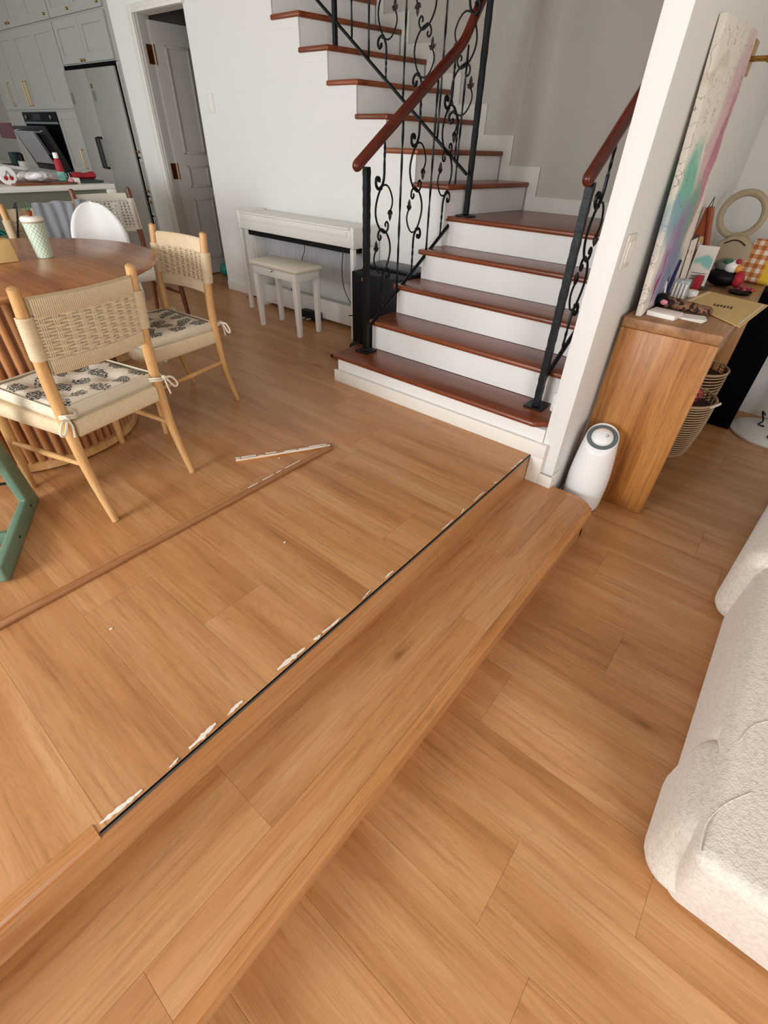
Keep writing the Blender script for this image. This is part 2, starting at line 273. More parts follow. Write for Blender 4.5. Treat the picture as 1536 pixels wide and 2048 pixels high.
# ------------------------------------------------------------------ mesh builder
class MB:
    def __init__(s): s.v = []; s.f = []
    def add(s, v, f):
        n = len(s.v); s.v += [tuple(p) for p in v]; s.f += [tuple(i+n for i in q) for q in f]; return s
    def box(s, x0, x1, y0, y1, z0, z1):
        return s.add([(x0, y0, z0), (x1, y0, z0), (x1, y1, z0), (x0, y1, z0), (x0, y0, z1), (x1, y0, z1), (x1, y1, z1), (x0, y1, z1)],
                     [(0, 3, 2, 1), (4, 5, 6, 7), (0, 1, 5, 4), (1, 2, 6, 5), (2, 3, 7, 6), (3, 0, 4, 7)])
    def hexa(s, p): # 8 points, same order as box
        return s.add(p, [(0, 3, 2, 1), (4, 5, 6, 7), (0, 1, 5, 4), (1, 2, 6, 5), (2, 3, 7, 6), (3, 0, 4, 7)])
    def prism(s, poly, axis, a, b): # poly CCW in the other two axes
        n = len(poly)
        def P(p, t):
            return {'x': (t, p[0], p[1]), 'y': (p[0], t, p[1]), 'z': (p[0], p[1], t)}[axis]
        s.add([P(p, a) for p in poly]+[P(p, b) for p in poly], [tuple(range(n))[::-1], tuple(range(n, 2*n))]+[(i, (i+1) % n, n+(i+1) % n, n+i) for i in range(n)])
        return s
    def tube(s, pts, r, n=8, closed=False, twist=0.0, phase=0.0, flat=1.0, up=None, caps=True):
        pts = [Vector(p) for p in pts]; m_ = len(pts); rs = r if isinstance(r, (list, tuple)) else [r]*m_
        fr = []; prev = None
        for i in range(m_):
            if closed: t = pts[(i+1) % m_]-pts[i-1]
            else: t = pts[min(i+1, m_-1)]-pts[max(i-1, 0)]
            t.normalize()
            if prev is None:
                u = Vector(up) if up else (Vector((0, 0, 1)) if abs(t.z) < 0.9 else Vector((1, 0, 0)))
            else: u = prev
            u = (u-t*u.dot(t))
            if u.length < 1e-6: u = t.orthogonal()
            u.normalize(); prev = u; fr.append((u, t.cross(u)))
        v = []; f = []
        for i in range(m_):
            u, w_ = fr[i]
            for k in range(n):
                a = 2*PI*k/n+phase+twist*i
                v.append(pts[i]+(u*math.cos(a)+w_*math.sin(a)*flat)*rs[i])
        rings = m_ if closed else m_-1
        for i in range(rings):
            for k in range(n):
                a, b_ = i*n+k, i*n+(k+1) % n; c, d = ((i+1) % m_)*n+(k+1) % n, ((i+1) % m_)*n+k
                f.append((a, b_, c, d))
        if not closed and caps:
            f.append(tuple(range(n))[::-1]); f.append(tuple(range((m_-1)*n, m_*n)))
        return s.add(v, f)
    def lathe(s, prof, cx=0, cy=0, n=32, a0=0.0, a1=2*PI): # prof [(r,z)]
        full = abs(a1-a0-2*PI) < 1e-6; v = []; f = []; cols = n if full else n+1
        for (r, z) in prof:
            for k in range(cols):
                a = a0+(a1-a0)*k/n; v.append((cx+r*math.cos(a), cy+r*math.sin(a), z))
        for i in range(len(prof)-1):
            for k in range(n):
                k2 = (k+1) % cols; f.append((i*cols+k, i*cols+k2, (i+1)*cols+k2, (i+1)*cols+k))
        if full:
            f.append(tuple(range(n))[::-1]); f.append(tuple(range((len(prof)-1)*n, len(prof)*n)))
        return s.add(v, f)
    def ball(s, c, r, n=12, m_=8, sc=(1, 1, 1)):
        prof = [(r*math.sin(PI*(i+0.5)/m_), -r*math.cos(PI*(i+0.5)/m_)) for i in range(m_)]
        t = MB().lathe(prof, n=n)
        return s.add([(p[0]*sc[0]+c[0], p[1]*sc[1]+c[1], p[2]*sc[2]+c[2]) for p in t.v], t.f)
    def xf(s, M):
        s.v = [tuple(M @ Vector(p)) for p in s.v]; return s
    def build(s, name, mat, parent=None, local=False, bevel=0.0, seg=2, smooth=35, sub=0, kind=None, label=None):
        org = Vector((0, 0, 0))
        if parent is not None and not local: org = Vector(parent['_loc']) if '_loc' in parent else Vector((0, 0, 0))
        if parent is None:
            xs = [p[0] for p in s.v]; ys = [p[1] for p in s.v]; zs = [p[2] for p in s.v]
            org = Vector(((min(xs)+max(xs))/2, (min(ys)+max(ys))/2, min(zs)))
        me = bpy.data.meshes.new(name); me.from_pydata([tuple((Vector(p)-org)*S) for p in s.v], [], s.f)
        bm = bmesh.new(); bm.from_mesh(me); bmesh.ops.recalc_face_normals(bm, faces=bm.faces)
        if bevel:
            ed = [e for e in bm.edges if len(e.link_faces) == 2 and e.calc_face_angle(0) > 0.6]
            bmesh.ops.bevel(bm, geom=ed, offset=bevel*S, segments=seg, affect='EDGES', profile=0.5, clamp_overlap=True)
        bm.to_mesh(me); bm.free()
        if smooth:
            for p in me.polygons: p.use_smooth = True
            me.set_sharp_from_angle(angle=math.radians(smooth))
        me.materials.append(MATS[mat])
        o = bpy.data.objects.new(name, me); C.objects.link(o)
        if parent is not None:
            o.parent = parent; o['_loc'] = tuple(parent['_loc']) if not local else (0, 0, 0)
        else:
            o.location = org*S; o['_loc'] = tuple(org)
        if sub:
            md = o.modifiers.new('sub', 'SUBSURF'); md.levels = sub; md.render_levels = sub
        if kind: o['kind'] = kind
        if label: o['label'] = label
        return o
def thing(name, label, cat, loc=(0, 0, 0), rotz=0.0, group=None):
    o = bpy.data.objects.new(name, None); C.objects.link(o); o.location = Vector(loc)*S; o.rotation_euler = (0, 0, rotz)
    o['_loc'] = tuple(loc); o['label'] = label; o['category'] = cat; o.empty_display_size = 0.05
    if group: o['group'] = group
    return o
def tag(o, label, cat, group=None):
    o['label'] = label; o['category'] = cat
    if group: o['group'] = group
    return o
def struct(o, label=None):
    o['kind'] = 'structure'
    if label: o['label'] = label
    return o
def dup(root, loc, rotz, label, group=None):
    r = root.copy(); C.objects.link(r); r.location = Vector(loc)*S; r.rotation_euler = (0, 0, rotz); r['label'] = label; r['_loc'] = tuple(loc)
    if group: r['group'] = group
    for ch in list(root.children):
        c = ch.copy(); C.objects.link(c); c.parent = r
        for g in ch.children:
            d = g.copy(); C.objects.link(d); d.parent = c
    return r
def arc(c, r, a0, a1, n, f):
    return [f(c[0]+r*math.cos(a0+(a1-a0)*i/n), c[1]+r*math.sin(a0+(a1-a0)*i/n)) for i in range(n+1)]
def smooth_path(P, k=4):
    P = [Vector(p) for p in P]; out = []
    for i in range(len(P)-1):
        p0 = P[max(i-1, 0)]; p1 = P[i]; p2 = P[i+1]; p3 = P[min(i+2, len(P)-1)]
        for j in range(k):
            t = j/k; out.append(0.5*((2*p1)+(-p0+p2)*t+(2*p0-5*p1+4*p2-p3)*t*t+(-p0+3*p1-3*p2+p3)*t**3))
    out.append(P[-1]); return out

ZL, ZT = -0.33, -0.164            # lower floor, intermediate step
XE, XS = -0.778, -0.353           # edge of upper floor, edge of step
W, B = 3.36, 4.30                 # front face of piano wall, back wall of stairwell
H = 0.19                          # stair rise

# ------------------------------------------------------------------ floors with planks
PLANK = {}
def plank_mesh(lx, ly, mat, t=0.012, c=0.0005):
    key = (round(lx, 4), round(ly, 4), mat)
    if key in PLANK: return PLANK[key]
    a, b_ = lx/2-0.00025, ly/2-0.00025
    v = []
    for (ex, z) in ((0, -t), (0, -c), (c, 0)):
        v += [(-a+ex, -b_+ex, z), (a-ex, -b_+ex, z), (a-ex, b_-ex, z), (-a+ex, b_-ex, z)]
    f = [(0, 3, 2, 1), (8, 9, 10, 11)]
    for r in (0, 4):
        for k in range(4): f.append((r+k, r+(k+1) % 4, r+4+(k+1) % 4, r+4+k))
    me = bpy.data.meshes.new('plank'); me.from_pydata([(p[0]*S, p[1]*S, p[2]*S) for p in v], [], f); me.materials.append(MATS[mat]); PLANK[key] = me
    return me
def put_plank(parent, x0, x1, y0, y1, z, mat):
    o = bpy.data.objects.new('plank', plank_mesh(x1-x0, y1-y0, mat)); C.objects.link(o); o.parent = parent
    o.location = (Vector(((x0+x1)/2, (y0+y1)/2, z))-Vector(parent['_loc']))*S
def rows(parent, x0, x1, k0, k1, z, fixed, L0=1.37, mat='floor_x', ymax=None, seed=1):
    r = random.Random(seed)
    for k in range(k0, k1):
        ya, yb = 0.167+0.257*k, 0.424+0.257*k
        if ymax and yb > ymax: yb = ymax
        if yb-ya < 0.01: continue
        j = fixed.get(k, x0+r.random()*L0)
        while j > x0: j -= L0
        j += L0; xs = [x0]
        while j < x1-0.16:
            if j > x0+0.16: xs.append(j)
            j += L0
        xs.append(x1)
        for a, b_ in zip(xs, xs[1:]):
            if b_-a > 0.02: put_plank(parent, a, b_, ya, yb, z, mat)
f1 = struct(MB().box(-13, XE-0.003, -3.2, 5.4, -0.16, -0.0121).build('floor', 'floor_x'), 'raised dining floor of honey brown wood planks')
rows(f1, -6.9, XE-0.0022, -5, 12, 0, {0: -1.493, 1: -1.137, 2: -2.20, 3: -3.1, -1: -2.3, -2: -1.7, 4: -0.95-1.37, 5: -2.9, 6: -1.6, 7: -3.4}, ymax=3.30)
rows(f1, -6.6, -4.6, 12, 16, 0, {}, seed=5)
put_plank(f1, -13, -6.9, -1.118, 3.30, 0, 'floor_x')
GLUE = [(-0.098, 0.009, 3), (0.085, 0.115, 1), (0.148, 0.24, 3), (0.278, 0.334, 2.2), (0.475, 0.59, 2.8), (0.633, 0.662, 2), (0.676, 0.764, 1.3), (0.881, 0.934, 1), (1.022, 1.072, 1.1), (1.42, 1.51, 0.9), (1.581, 1.617, 0.8), (1.703, 1.802, 1), (1.903, 1.927, 0.6), (2.093, 2.238, 0.8)]
# cut edge of raised floor: bare strip where the nosing was levered off
for (ya, yb, wk) in GLUE:
    nsub = max(1, int((yb-ya)/.05)) if wk < 2 else 1
    for q in range(nsub):
        a_ = ya+(yb-ya)*q/nsub; b_ = ya+(yb-ya)*(q+.8)/nsub if nsub > 1 else yb
        n = 10; xc = XE-0.0095-0.004*wk*.5; top = []; bot = []
        for k in range(n+1):
            s_ = k/n; wd = .0027*wk*(.35+rnd.random()*.9)*math.sin(PI*min(max(s_, .07), .93))**.6
            drift = .003*math.sin(3*s_+ya*9); yy = a_+(b_-a_)*s_
            top.append((xc-wd+drift, yy, 0.0032)); bot.append((xc+wd*1.1+drift, yy, 0.0032))
        vv = top+bot+[(p[0]-.0006, p[1], -0.004) for p in top]+[(p[0]+.0006, p[1], -0.004) for p in bot]; ff = []; m2 = n+1
        for k in range(n):
            ff += [(k, m2+k, m2+k+1, k+1), (k, k+1, 2*m2+k+1, 2*m2+k), (m2+k, 3*m2+k, 3*m2+k+1, m2+k+1)]
        MB().add(vv, ff+[(0, 2*m2, 3*m2, m2), (n, m2+n, 3*m2+n, 2*m2+n)]).build('glue_patch', 'glue', f1, smooth=0)
for (gx, gy) in ((-1.36, 0.205), (-1.79, 1.33), (-1.25, 0.9)):
    MB().ball((gx, gy, 0.002), 0.004, 8, 5, (1, 1.6, .6)).build('glue_crumb', 'glue', f1)

f2 = struct(MB().box(-0.64, 4.5, -3.2, 5.4, ZL-0.15, ZL-0.0121).build('floor', 'floor_x'), 'lower living room floor of honey brown wood planks')
rows(f2, -0.62, 3.4, -5, 18, ZL, {1: 0.041, 2: 0.39, 9: 0.165, 8: 0.3, 5: 0.04, 6: 0.6, 7: -0.2, 4: 0.45, 3: -0.25, 0: 0.2, 10: 0.7, 11: -0.05, 12: 0.45}, seed=3, ymax=4.75)

# ------------------------------------------------------------------ intermediate step
st = thing('step', 'long low wooden step between the raised floor and the lower floor', 'step', ((XE+XS)/2, 0.9, ZL))
st['category'] = 'step'
def pbox(parent, name, mat, *a, **k): return MB().box(*a).build(name, mat, parent, **k)
pbox(st, 'step_base', 'floor_y', XE-0.002, XS-0.018, -1.4, 2.30, ZL, ZT-0.012)
pbox(st, 'riser_board', 'floor_y', XE-0.0045, XE, -1.4, 2.30, ZT-0.012, -0.013)
ysA = [-1.4, 0.193, 1.625, 2.325]; ysB = [-1.4, -0.187, 1.19, 2.325]
for a, b_ in zip(ysA, ysA[1:]): put_plank(st, XE, -0.517, a, b_ if b_ < 2.3 else 2.318, ZT, 'floor_y')
# second row ends in a rounded corner
for a, b_ in zip(ysB[:2], ysB[1:3]): put_plank(st, -0.517, -0.393, a, b_, ZT, 'floor_y')
cr = 0.13
def rc(off, y1, n=10): # rounded corner outline at far right, offset inward
    r = cr-off; cx, cy = XS-cr, y1-cr
    return [(cx+r*math.cos(t), cy+r*math.sin(t)) for t in [PI/2*i/n for i in range(n+1)]]
Y1 = 2.345
inner = [(-0.517, 1.1906), (-0.3936, 1.1906)]+rc(0.040, Y1)+[(-0.517, Y1-0.04)]
MB().prism(inner, 'z', ZT-0.012, ZT-0.0002).build('plank', 'floor_y', st, bevel=0.001, seg=1)
# nosing: follows the edge and turns the corner
outer = [(XS, -1.4)]+rc(0, Y1)+[(-0.635, Y1)]; inn = [(XS-0.0395, -1.4)]+rc(0.0395, Y1)+[(-0.635, Y1-0.0395)]
v = []; f = []; prof = [(0, -0.036), (0, -0.006), (0.12, -0.001), (0.3, 0.0004), (1, 0.0004), (1, -0.036)]
for (o_, i_) in zip(outer, inn):
    for (t, dz) in prof: v.append((o_[0]+(i_[0]-o_[0])*t, o_[1]+(i_[1]-o_[1])*t, ZT+dz))
n = len(prof)
for i in range(len(outer)-1):
    for k in range(n): f.append((i*n+k, i*n+(k+1) % n, (i+1)*n+(k+1) % n, (i+1)*n+k))
f += [tuple(range(n)), tuple(range((len(outer)-1)*n, len(outer)*n))[::-1]]
MB().add(v, f).build('nosing', 'nosing_y', st)
# base under rounded corner
rb = [(XE, 2.30), (XE, 2.325), (-0.635, 2.325)]+[(p[0], p[1]) for p in reversed(rc(0.018, Y1))]+[(XS-0.018, 2.25), (XE, 2.25)]
MB().prism([(-0.635, 2.25), (XS-0.018, 2.25)]+rc(0.018, Y1)+[(-0.635, Y1-0.018)], 'z', ZL, ZT-0.03).build('riser_curve', 'floor_y', st)
# channel along the top of the riser, and the nosing still in place at the near end
ch = thing('edge_channel', 'thin dark metal channel exposed along the raised floor edge', 'metal strip', (XE, 1.1, -0.012))
pbox(ch, 'black_gap', 'black_void', XE-0.0018, XE+0.0005, -0.108, 2.292, -0.012, -0.001)
pbox(ch, 'metal_lip', 'alu', XE+0.0006, XE+0.004, -0.108, 2.292, -0.013, -0.0045)
def nosing_strip(name, y0, y1):
    P_ = [(XE+0.006, -0.024), (XE+0.012, -0.018), (XE+0.012, -0.004), (XE+0.006, 0.003), (XE-0.026, 0.0036), (XE-0.030, 0.0005), (XE-0.030, 0.0002), (XE+0.0006, 0.0002), (XE+0.0008, -0.024)]
    return MB().prism(P_, 'y', y0, y1).build(name, 'nosing_y')
tag(nosing_strip('nosing_strip', -1.4, -0.112), 'pale wood nosing strip still in place at the bottom left edge of the raised floor', 'trim strip')

# loose strips
def lstrip(Lg, prof, nseg=1):
    return MB().prism(prof, 'y', 0, Lg)
pr = [(0, 0), (0.026, 0), (0.028, 0.003), (0.028, 0.013), (0.024, 0.017), (0.003, 0.017), (0, 0.013)]
a = thing('loose_strip', 'long loose wooden nosing strip lying across the dining floor', 'trim strip', (-1.652, 0.6, 0))
MB().prism([(p[0]-1.668, p[1]+0.0012) for p in pr], 'y', -0.6, 1.58).add([(-1.668, 1.58, 0.0005), (-1.640, 1.58, 0.0005), (-1.640, 1.58, 0.015), (-1.668, 1.58, 0.015), (-1.645, 1.605, 0.0005), (-1.645, 1.605, 0.010)],
    [(0, 1, 4), (3, 5, 2), (0, 4, 5, 3), (1, 2, 5, 4)]).build('strip', 'strip_y', a)
MB().box(-1.6690, -1.6625, -0.6, 1.57, 0.0182, 0.0205).build('top_edge', 'nosing_y', a)
for y0, ln in ((1.27, .10), (1.12, .07), (1.03, .06), (1.21, .03)):
    MB().box(-1.6688, -1.6635, y0, y0+ln, 0.0206, 0.0216).build('glue_patch', 'glue', a)
a = thing('loose_strip', 'short upturned strip smeared with white glue beside the long strip', 'trim strip', (-1.80, 1.38, 0), 0)
v0 = Vector((-1.925, 1.150, 0)); v1 = Vector((-1.655, 1.612, 0)); d = (v1-v0).normalized(); nn = Vector((-d.y, d.x, 0))
def sp_box(w0, w1, l0, l1, z0, z1, name, mat, cut=0.0, **k):
    P8 = []
    for z in (z0, z1):
        for (l_, w_) in ((l0, w0), (l0, w1), (l1-cut*0, w1), (l1-cut, w0)): P8.append(v0+d*l_+nn*w_+Vector((0, 0, z)))
    return MB().hexa(P8).build(name, mat, a, **k)
LG = (v1-v0).length
sp_box(0.0, 0.036, 0, LG, 0.0005, 0.010, 'strip', 'nosing_y', cut=0.02, bevel=0.002)
sp_box(0.0, 0.006, 0, LG-0.02, 0.0102, 0.016, 'strip_lip', 'glue')
for (l0, l1, w0, w1) in ((0, .025, .004, .034), (.03, .11, .020, .034), (.12, .15, .008, .02), (.16, .22, .024, .033), (.05, .24, .007, .012), (.26, .33, .010, .026), (.34, .44, .008, .024), (.40, .50, .024, .033), (.44, .52, .008, .018)):
    sp_box(w0, w1, l0, l1, 0.0102, 0.0125, 'glue_patch', 'glue', bevel=0.0006)
for (y0, x0, dx, ln) in ((1.60, -1.652, 0.012, .05),):
    pass

# ------------------------------------------------------------------ walls / ceiling
ST0 = -2.17                       # x of step six nosing; upper flight runs towards -x
RUN = 0.2835
def zk(k): return H*k
# piano wall with door opening and zigzag top under the upper flight
TOPZ = 2.95
poly = [(-5.03, 0), (-2.2, 0), (-2.2, 0.935)]
x = ST0-0.02
poly += [(x, 0.935), (x, zk(6)-0.03)]
for k in range(6, 15):
    x -= RUN; poly += [(x, zk(k)-0.03), (x, zk(k+1)-0.03)]
poly = [(px, min(pz, TOPZ)) for px, pz in poly]+[(-5.03, TOPZ)]
wf = struct(MB().prism(poly, 'y', W, W+0.12).build('wall_front', 'wall', smooth=0), 'white wall behind the piano with a zigzag top under the stairs')
struct(MB().box(-5.84, -5.03, W, W+0.12, 2.24, TOPZ).build('wall_front', 'wall'), 'white wall above the open door')
struct(MB().box(-6.29, -5.84, W, W+0.12, 0, TOPZ).build('wall_front', 'wall'), 'narrow white wall between the door and the fridge cabinets')
# raised zigzag moulding on that wall
mz = MB(); x = ST0-0.02
for k in range(6, 14):
    x2 = x-RUN
    mz.box(x2, x-0.045, W-0.005, W, zk(k)-0.085, zk(k)-0.03)
    mz.box(x-0.045, x, W-0.005, W, zk(k)-H-0.085 if k > 6 else 0.9, zk(k)-0.03)
    x = x2
struct(mz.build('trim_1', 'wall', smooth=0), 'zigzag moulding under the upper stair treads')
struct(MB().box(-5.03, -2.235, W-0.012, W, 0, 0.085).build('baseboard_front', 'trim_white', bevel=0.003), 'low white baseboard behind the piano')
# end wall / pillar
struct(MB().box(-0.735, -0.635, 2.33, 4.95, ZL, TOPZ+1.6).build('wall_right', 'wall', bevel=0.004), 'white partition wall at the right of the stairs')
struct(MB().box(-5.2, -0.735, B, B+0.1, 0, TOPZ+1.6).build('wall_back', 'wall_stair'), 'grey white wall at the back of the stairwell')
struct(MB().box(-0.635, 3.6, 4.72, 4.82, ZL, TOPZ).build('wall_far', 'wall'), 'white far wall of the living room')
struct(MB().box(3.4, 3.5, -1.0, 4.8, ZL, TOPZ).build('wall_east', 'wall'), 'white wall beyond the sofa')
struct(MB().box(-13, 3.5, -3.3, W, TOPZ, TOPZ+0.1).build('ceiling', 'ceiling'))
struct(MB().box(-0.74, 3.5, W, 4.9, TOPZ, TOPZ+0.1).build('ceiling', 'ceiling'))
struct(MB().box(-5.3, -0.6, W-0.1, B+0.2, TOPZ+1.6, TOPZ+1.7).build('ceiling', 'ceiling'))
struct(MB().box(-5.3, -0.735, W-0.1, W, TOPZ+0.1, TOPZ+1.6).build('wall_front', 'wall'), 'upper white wall above the ceiling line of the stairwell')
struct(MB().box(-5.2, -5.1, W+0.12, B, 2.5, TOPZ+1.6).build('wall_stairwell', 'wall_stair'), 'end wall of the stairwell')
# room behind the door
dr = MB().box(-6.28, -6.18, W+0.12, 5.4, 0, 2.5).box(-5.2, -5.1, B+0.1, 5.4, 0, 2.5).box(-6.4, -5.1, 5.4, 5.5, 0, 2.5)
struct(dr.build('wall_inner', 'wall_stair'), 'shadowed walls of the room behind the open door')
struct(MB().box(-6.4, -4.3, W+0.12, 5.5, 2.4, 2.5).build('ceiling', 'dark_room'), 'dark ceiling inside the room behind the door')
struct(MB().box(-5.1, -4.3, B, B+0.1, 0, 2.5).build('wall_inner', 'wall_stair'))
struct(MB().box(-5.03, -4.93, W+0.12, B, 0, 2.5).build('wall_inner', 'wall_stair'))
# panelled base at the foot of the partition, running on as stair baseboard
tr = MB().box(-0.775, -0.701, 2.312, 2.331, ZT, 0.08)
struct(tr.build('trim_2', 'trim_white'), 'white plinth panel at the foot of the partition wall')
tr = MB().box(-2.315, -0.700, 2.296, 2.314, 0.0, 0.082).box(-0.775, -0.700, 2.296, 2.3118, ZT, -0.0005).box(-0.6995, -0.622, 2.296, 2.3118, ZT, -0.095).box(-0.6345, -0.622, 2.312, 2.42, ZL, -0.095)
struct(tr.build('baseboard_stairs', 'trim_white', bevel=0.003, seg=2), 'white stepped baseboard along the bottom stair riser')
# stairwell skirting on the back wall
sk = MB(); x = -2.02
sk.box(x+.075, -0.735, B-0.012, B, zk(5), zk(5)+0.10)
for k in range(6, 13):
    x2 = x-0.272
    sk.box(x-0.001, x+0.075, B-0.012, B, zk(k-1), zk(k))
    sk.box(x2+0.075, x+.075, B-0.012, B, zk(k), zk(k)+0.10)
    x = x2
struct(sk.build('baseboard_back', 'skirting', smooth=0), 'stepped skirting climbing the stairwell wall')
# light switches
def switch(name, lab, c, axis):
    t = thing(name, lab, 'switch', c)
    if axis == 'y':
        MB().box(c[0]-.045, c[0]+.045, c[1]-.009, c[1]-.0005, c[2]-.07, c[2]+.07).build('plate', 'trim_white', t, bevel=.003)
        for s_ in (-1, 1): MB().box(c[0]-.028, c[0]+.028, c[1]-.014, c[1]-.0092, c[2]+s_*.028-.022, c[2]+s_*.028+.022).build('rocker', 'paper', t, bevel=.002)
    else:
        MB().box(c[0]+.0005, c[0]+.010, c[1]-.055, c[1]+.055, c[2]-.065, c[2]+.065).build('plate', 'trim_white', t, bevel=.003)
        for s_ in (-1, 1): MB().box(c[0]+.0102, c[0]+.016, c[1]+s_*.022-.018, c[1]+s_*.022+.018, c[2]-.04, c[2]+.04).build('rocker', 'paper', t, bevel=.002)
switch('light_switch', 'small white switch on the wall right of the open door', (-4.84, W, 1.60), 'y')
switch('light_switch', 'white double switch on the partition wall beside the painting', (-0.635, 2.43, 1.02), 'x')

# door casing + door
cs = thing('door_frame', 'white moulded casing around the open door', 'door frame', (-5.84, W, 0)); 
del cs['category']; cs['kind'] = 'structure'; cs.name = 'trim_3'
pbox(cs, 'side_casing', 'trim_white', -5.93, -5.835, W-0.022, W-0.0005, 0, 2.30, bevel=.006)
pbox(cs, 'side_bead', 'trim_white', -5.868, -5.835, W-0.034, W-0.0222, 0, 2.27, bevel=.006)
pbox(cs, 'head_casing', 'trim_white', -5.834, -5.0, W-0.022, W-0.0005, 2.24, 2.30, bevel=.006)
pbox(cs, 'head_bead', 'trim_white', -5.834, -5.0, W-0.034, W-0.0222, 2.24, 2.27, bevel=.006)
pbox(cs, 'jamb', 'door_paint', -5.84, -5.80, W, W+0.12, 0, 2.24, bevel=.002)
dl = thing('door_1', 'grey white panelled door standing open inwards', 'door', (-5.80, W+0.10, 0), math.radians(0)); del dl['category']; dl['kind'] = 'structure'
dA = math.radians(86)  # direction of slab from hinge, measured from +x
Dd = Vector((math.cos(dA), math.sin(dA), 0)); Dn = Vector((math.sin(dA), -math.cos(dA), 0)); Hh = Vector((-5.775, W+0.085, 0))
def dbox(l0, l1, n0, n1, z0, z1, name, mat, **k):
    P8 = [Hh+Dd*l_+Dn*n_+Vector((0, 0, z)) for z in (z0, z1) for (l_, n_) in ((l0, n0), (l0, n1), (l1, n1), (l1, n0))]
    return MB().hexa(P8).build(name, mat, dl, **k)
dbox(0, 0.80, -0.035, 0.0, 0.012, 2.21, 'slab', 'door_paint', bevel=.002)
def mould(l0, l1, z0, z1):
    w_ = 0.022
    mb = MB()
    for (a0, a1, c0, c1) in ((l0, l1, z0, z0+w_), (l0, l1, z1-w_, z1), (l0, l0+w_, z0, z1), (l1-w_, l1, z0, z1)):
        mb.hexa([Hh+Dd*l_+Dn*n_+Vector((0, 0, z)) for z in (c0, c1) for (l_, n_) in ((a0, 0.0003), (a0, 0.012), (a1, 0.012), (a1, 0.0003))])
    mb.build('panel_moulding', 'door_paint', dl, bevel=.004)
for l0, l1 in ((.12, .37), (.44, .69)):
    for z0, z1 in ((.18, .80), (.90, 1.10), (1.20, 2.05)): mould(l0, l1, z0, z1)
for z in (1.97, 1.05, 0.2):
    hg = MB().box(-5.80, -5.786, W+.03, W+.10, z-.07, z+.07).tube([(-5.780, W+.10, z-.075), (-5.780, W+.10, z+.075)], .009, 8)
    hg.build('hinge', 'bronze_hinge', dl)
tag(MB().ball((-5.58, 3.72, .07), .07, 14, 8, (1, 1, 1)).build('toy_ball', 'teal'), 'teal toy ball on the floor by the open door', 'ball')

# ------------------------------------------------------------------ staircase
sr = thing('staircase', 'winding staircase with red brown treads and white risers', 'stairs', (-1.5, 3.0, 0))
YK = [2.30, 2.57, 2.84, 3.12, 3.395]
def tread_poly(P4, z, name='tread', t=0.032):
    # P4: polygon (x,y) ; rounded edges
    return MB().prism(P4, 'z', z-t, z).build(name, 'tread', sr, bevel=0.012, seg=3)
XL = -2.24; XR = -0.737
for k in range(1, 5):
    y0 = YK[k-1]; y1 = YK[k]+0.02; xl = -2.335 if k == 1 else XL
    if k == 1: P4 = [(xl, y0), (-.80, y0), (-.758, y0+.045), (XR, y0+.06), (XR, y1), (xl, y1)]
    else: P4 = [(xl, y0), (XR, y0), (XR, y1), (xl, y1)]
    tread_poly(P4, H*k)
    xr0 = -2.295 if k == 1 else XL+0.03
    z0 = 0 if k == 1 else H*(k-1)
    pbox(sr, 'riser', 'riser_white', xr0, XR, y0+0.02, y1-0.001 if k > 1 else 2.60, z0, H*k-0.0325)
pbox(sr, 'side_wall', 'riser_white', XL+0.0295, XL+0.06, 2.592, W-0.001, 0, H*1)
for k in range(2, 5):
    pass
# landing
lp = [(XL, YK[4]), (XR, YK[4]), (XR, B-0.001), (-2.02, B-0.001), (ST0-0.03, W+0.13), (ST0-.03, YK[4]+.05), (XL, YK[4]+.05)]
tread_poly(lp, H*5, 'landing')
pbox(sr, 'riser', 'riser_white', XL+0.03, XR, YK[4]+0.022, YK[4]+0.06, H*4, H*5-0.0325)
xa, xb = ST0, -2.02+0.005
for k in range(6, 14):
    xa2, xb2 = xa-RUN, xb-0.272
    P4 = [(xa, W-0.02), (xb, B-0.0125), (xb2-0.03, B-0.0125), (xa2-0.03, W-0.02)]
    z = H*k
    MB().prism(P4, 'z', z-0.032, z).build('tread', 'tread', sr, bevel=0.010, seg=3)
    zb = H*(k-1)
    q = [(xa-0.022, W+0.0), (xb-0.022, B-.0125), (xb-0.045, B-.0125), (xa-0.045, W+0.0)]
    MB().prism(q, 'z', zb+0.0005, z-0.0325).build('riser', 'riser_white', sr)
    xa, xb = xa2, xb2

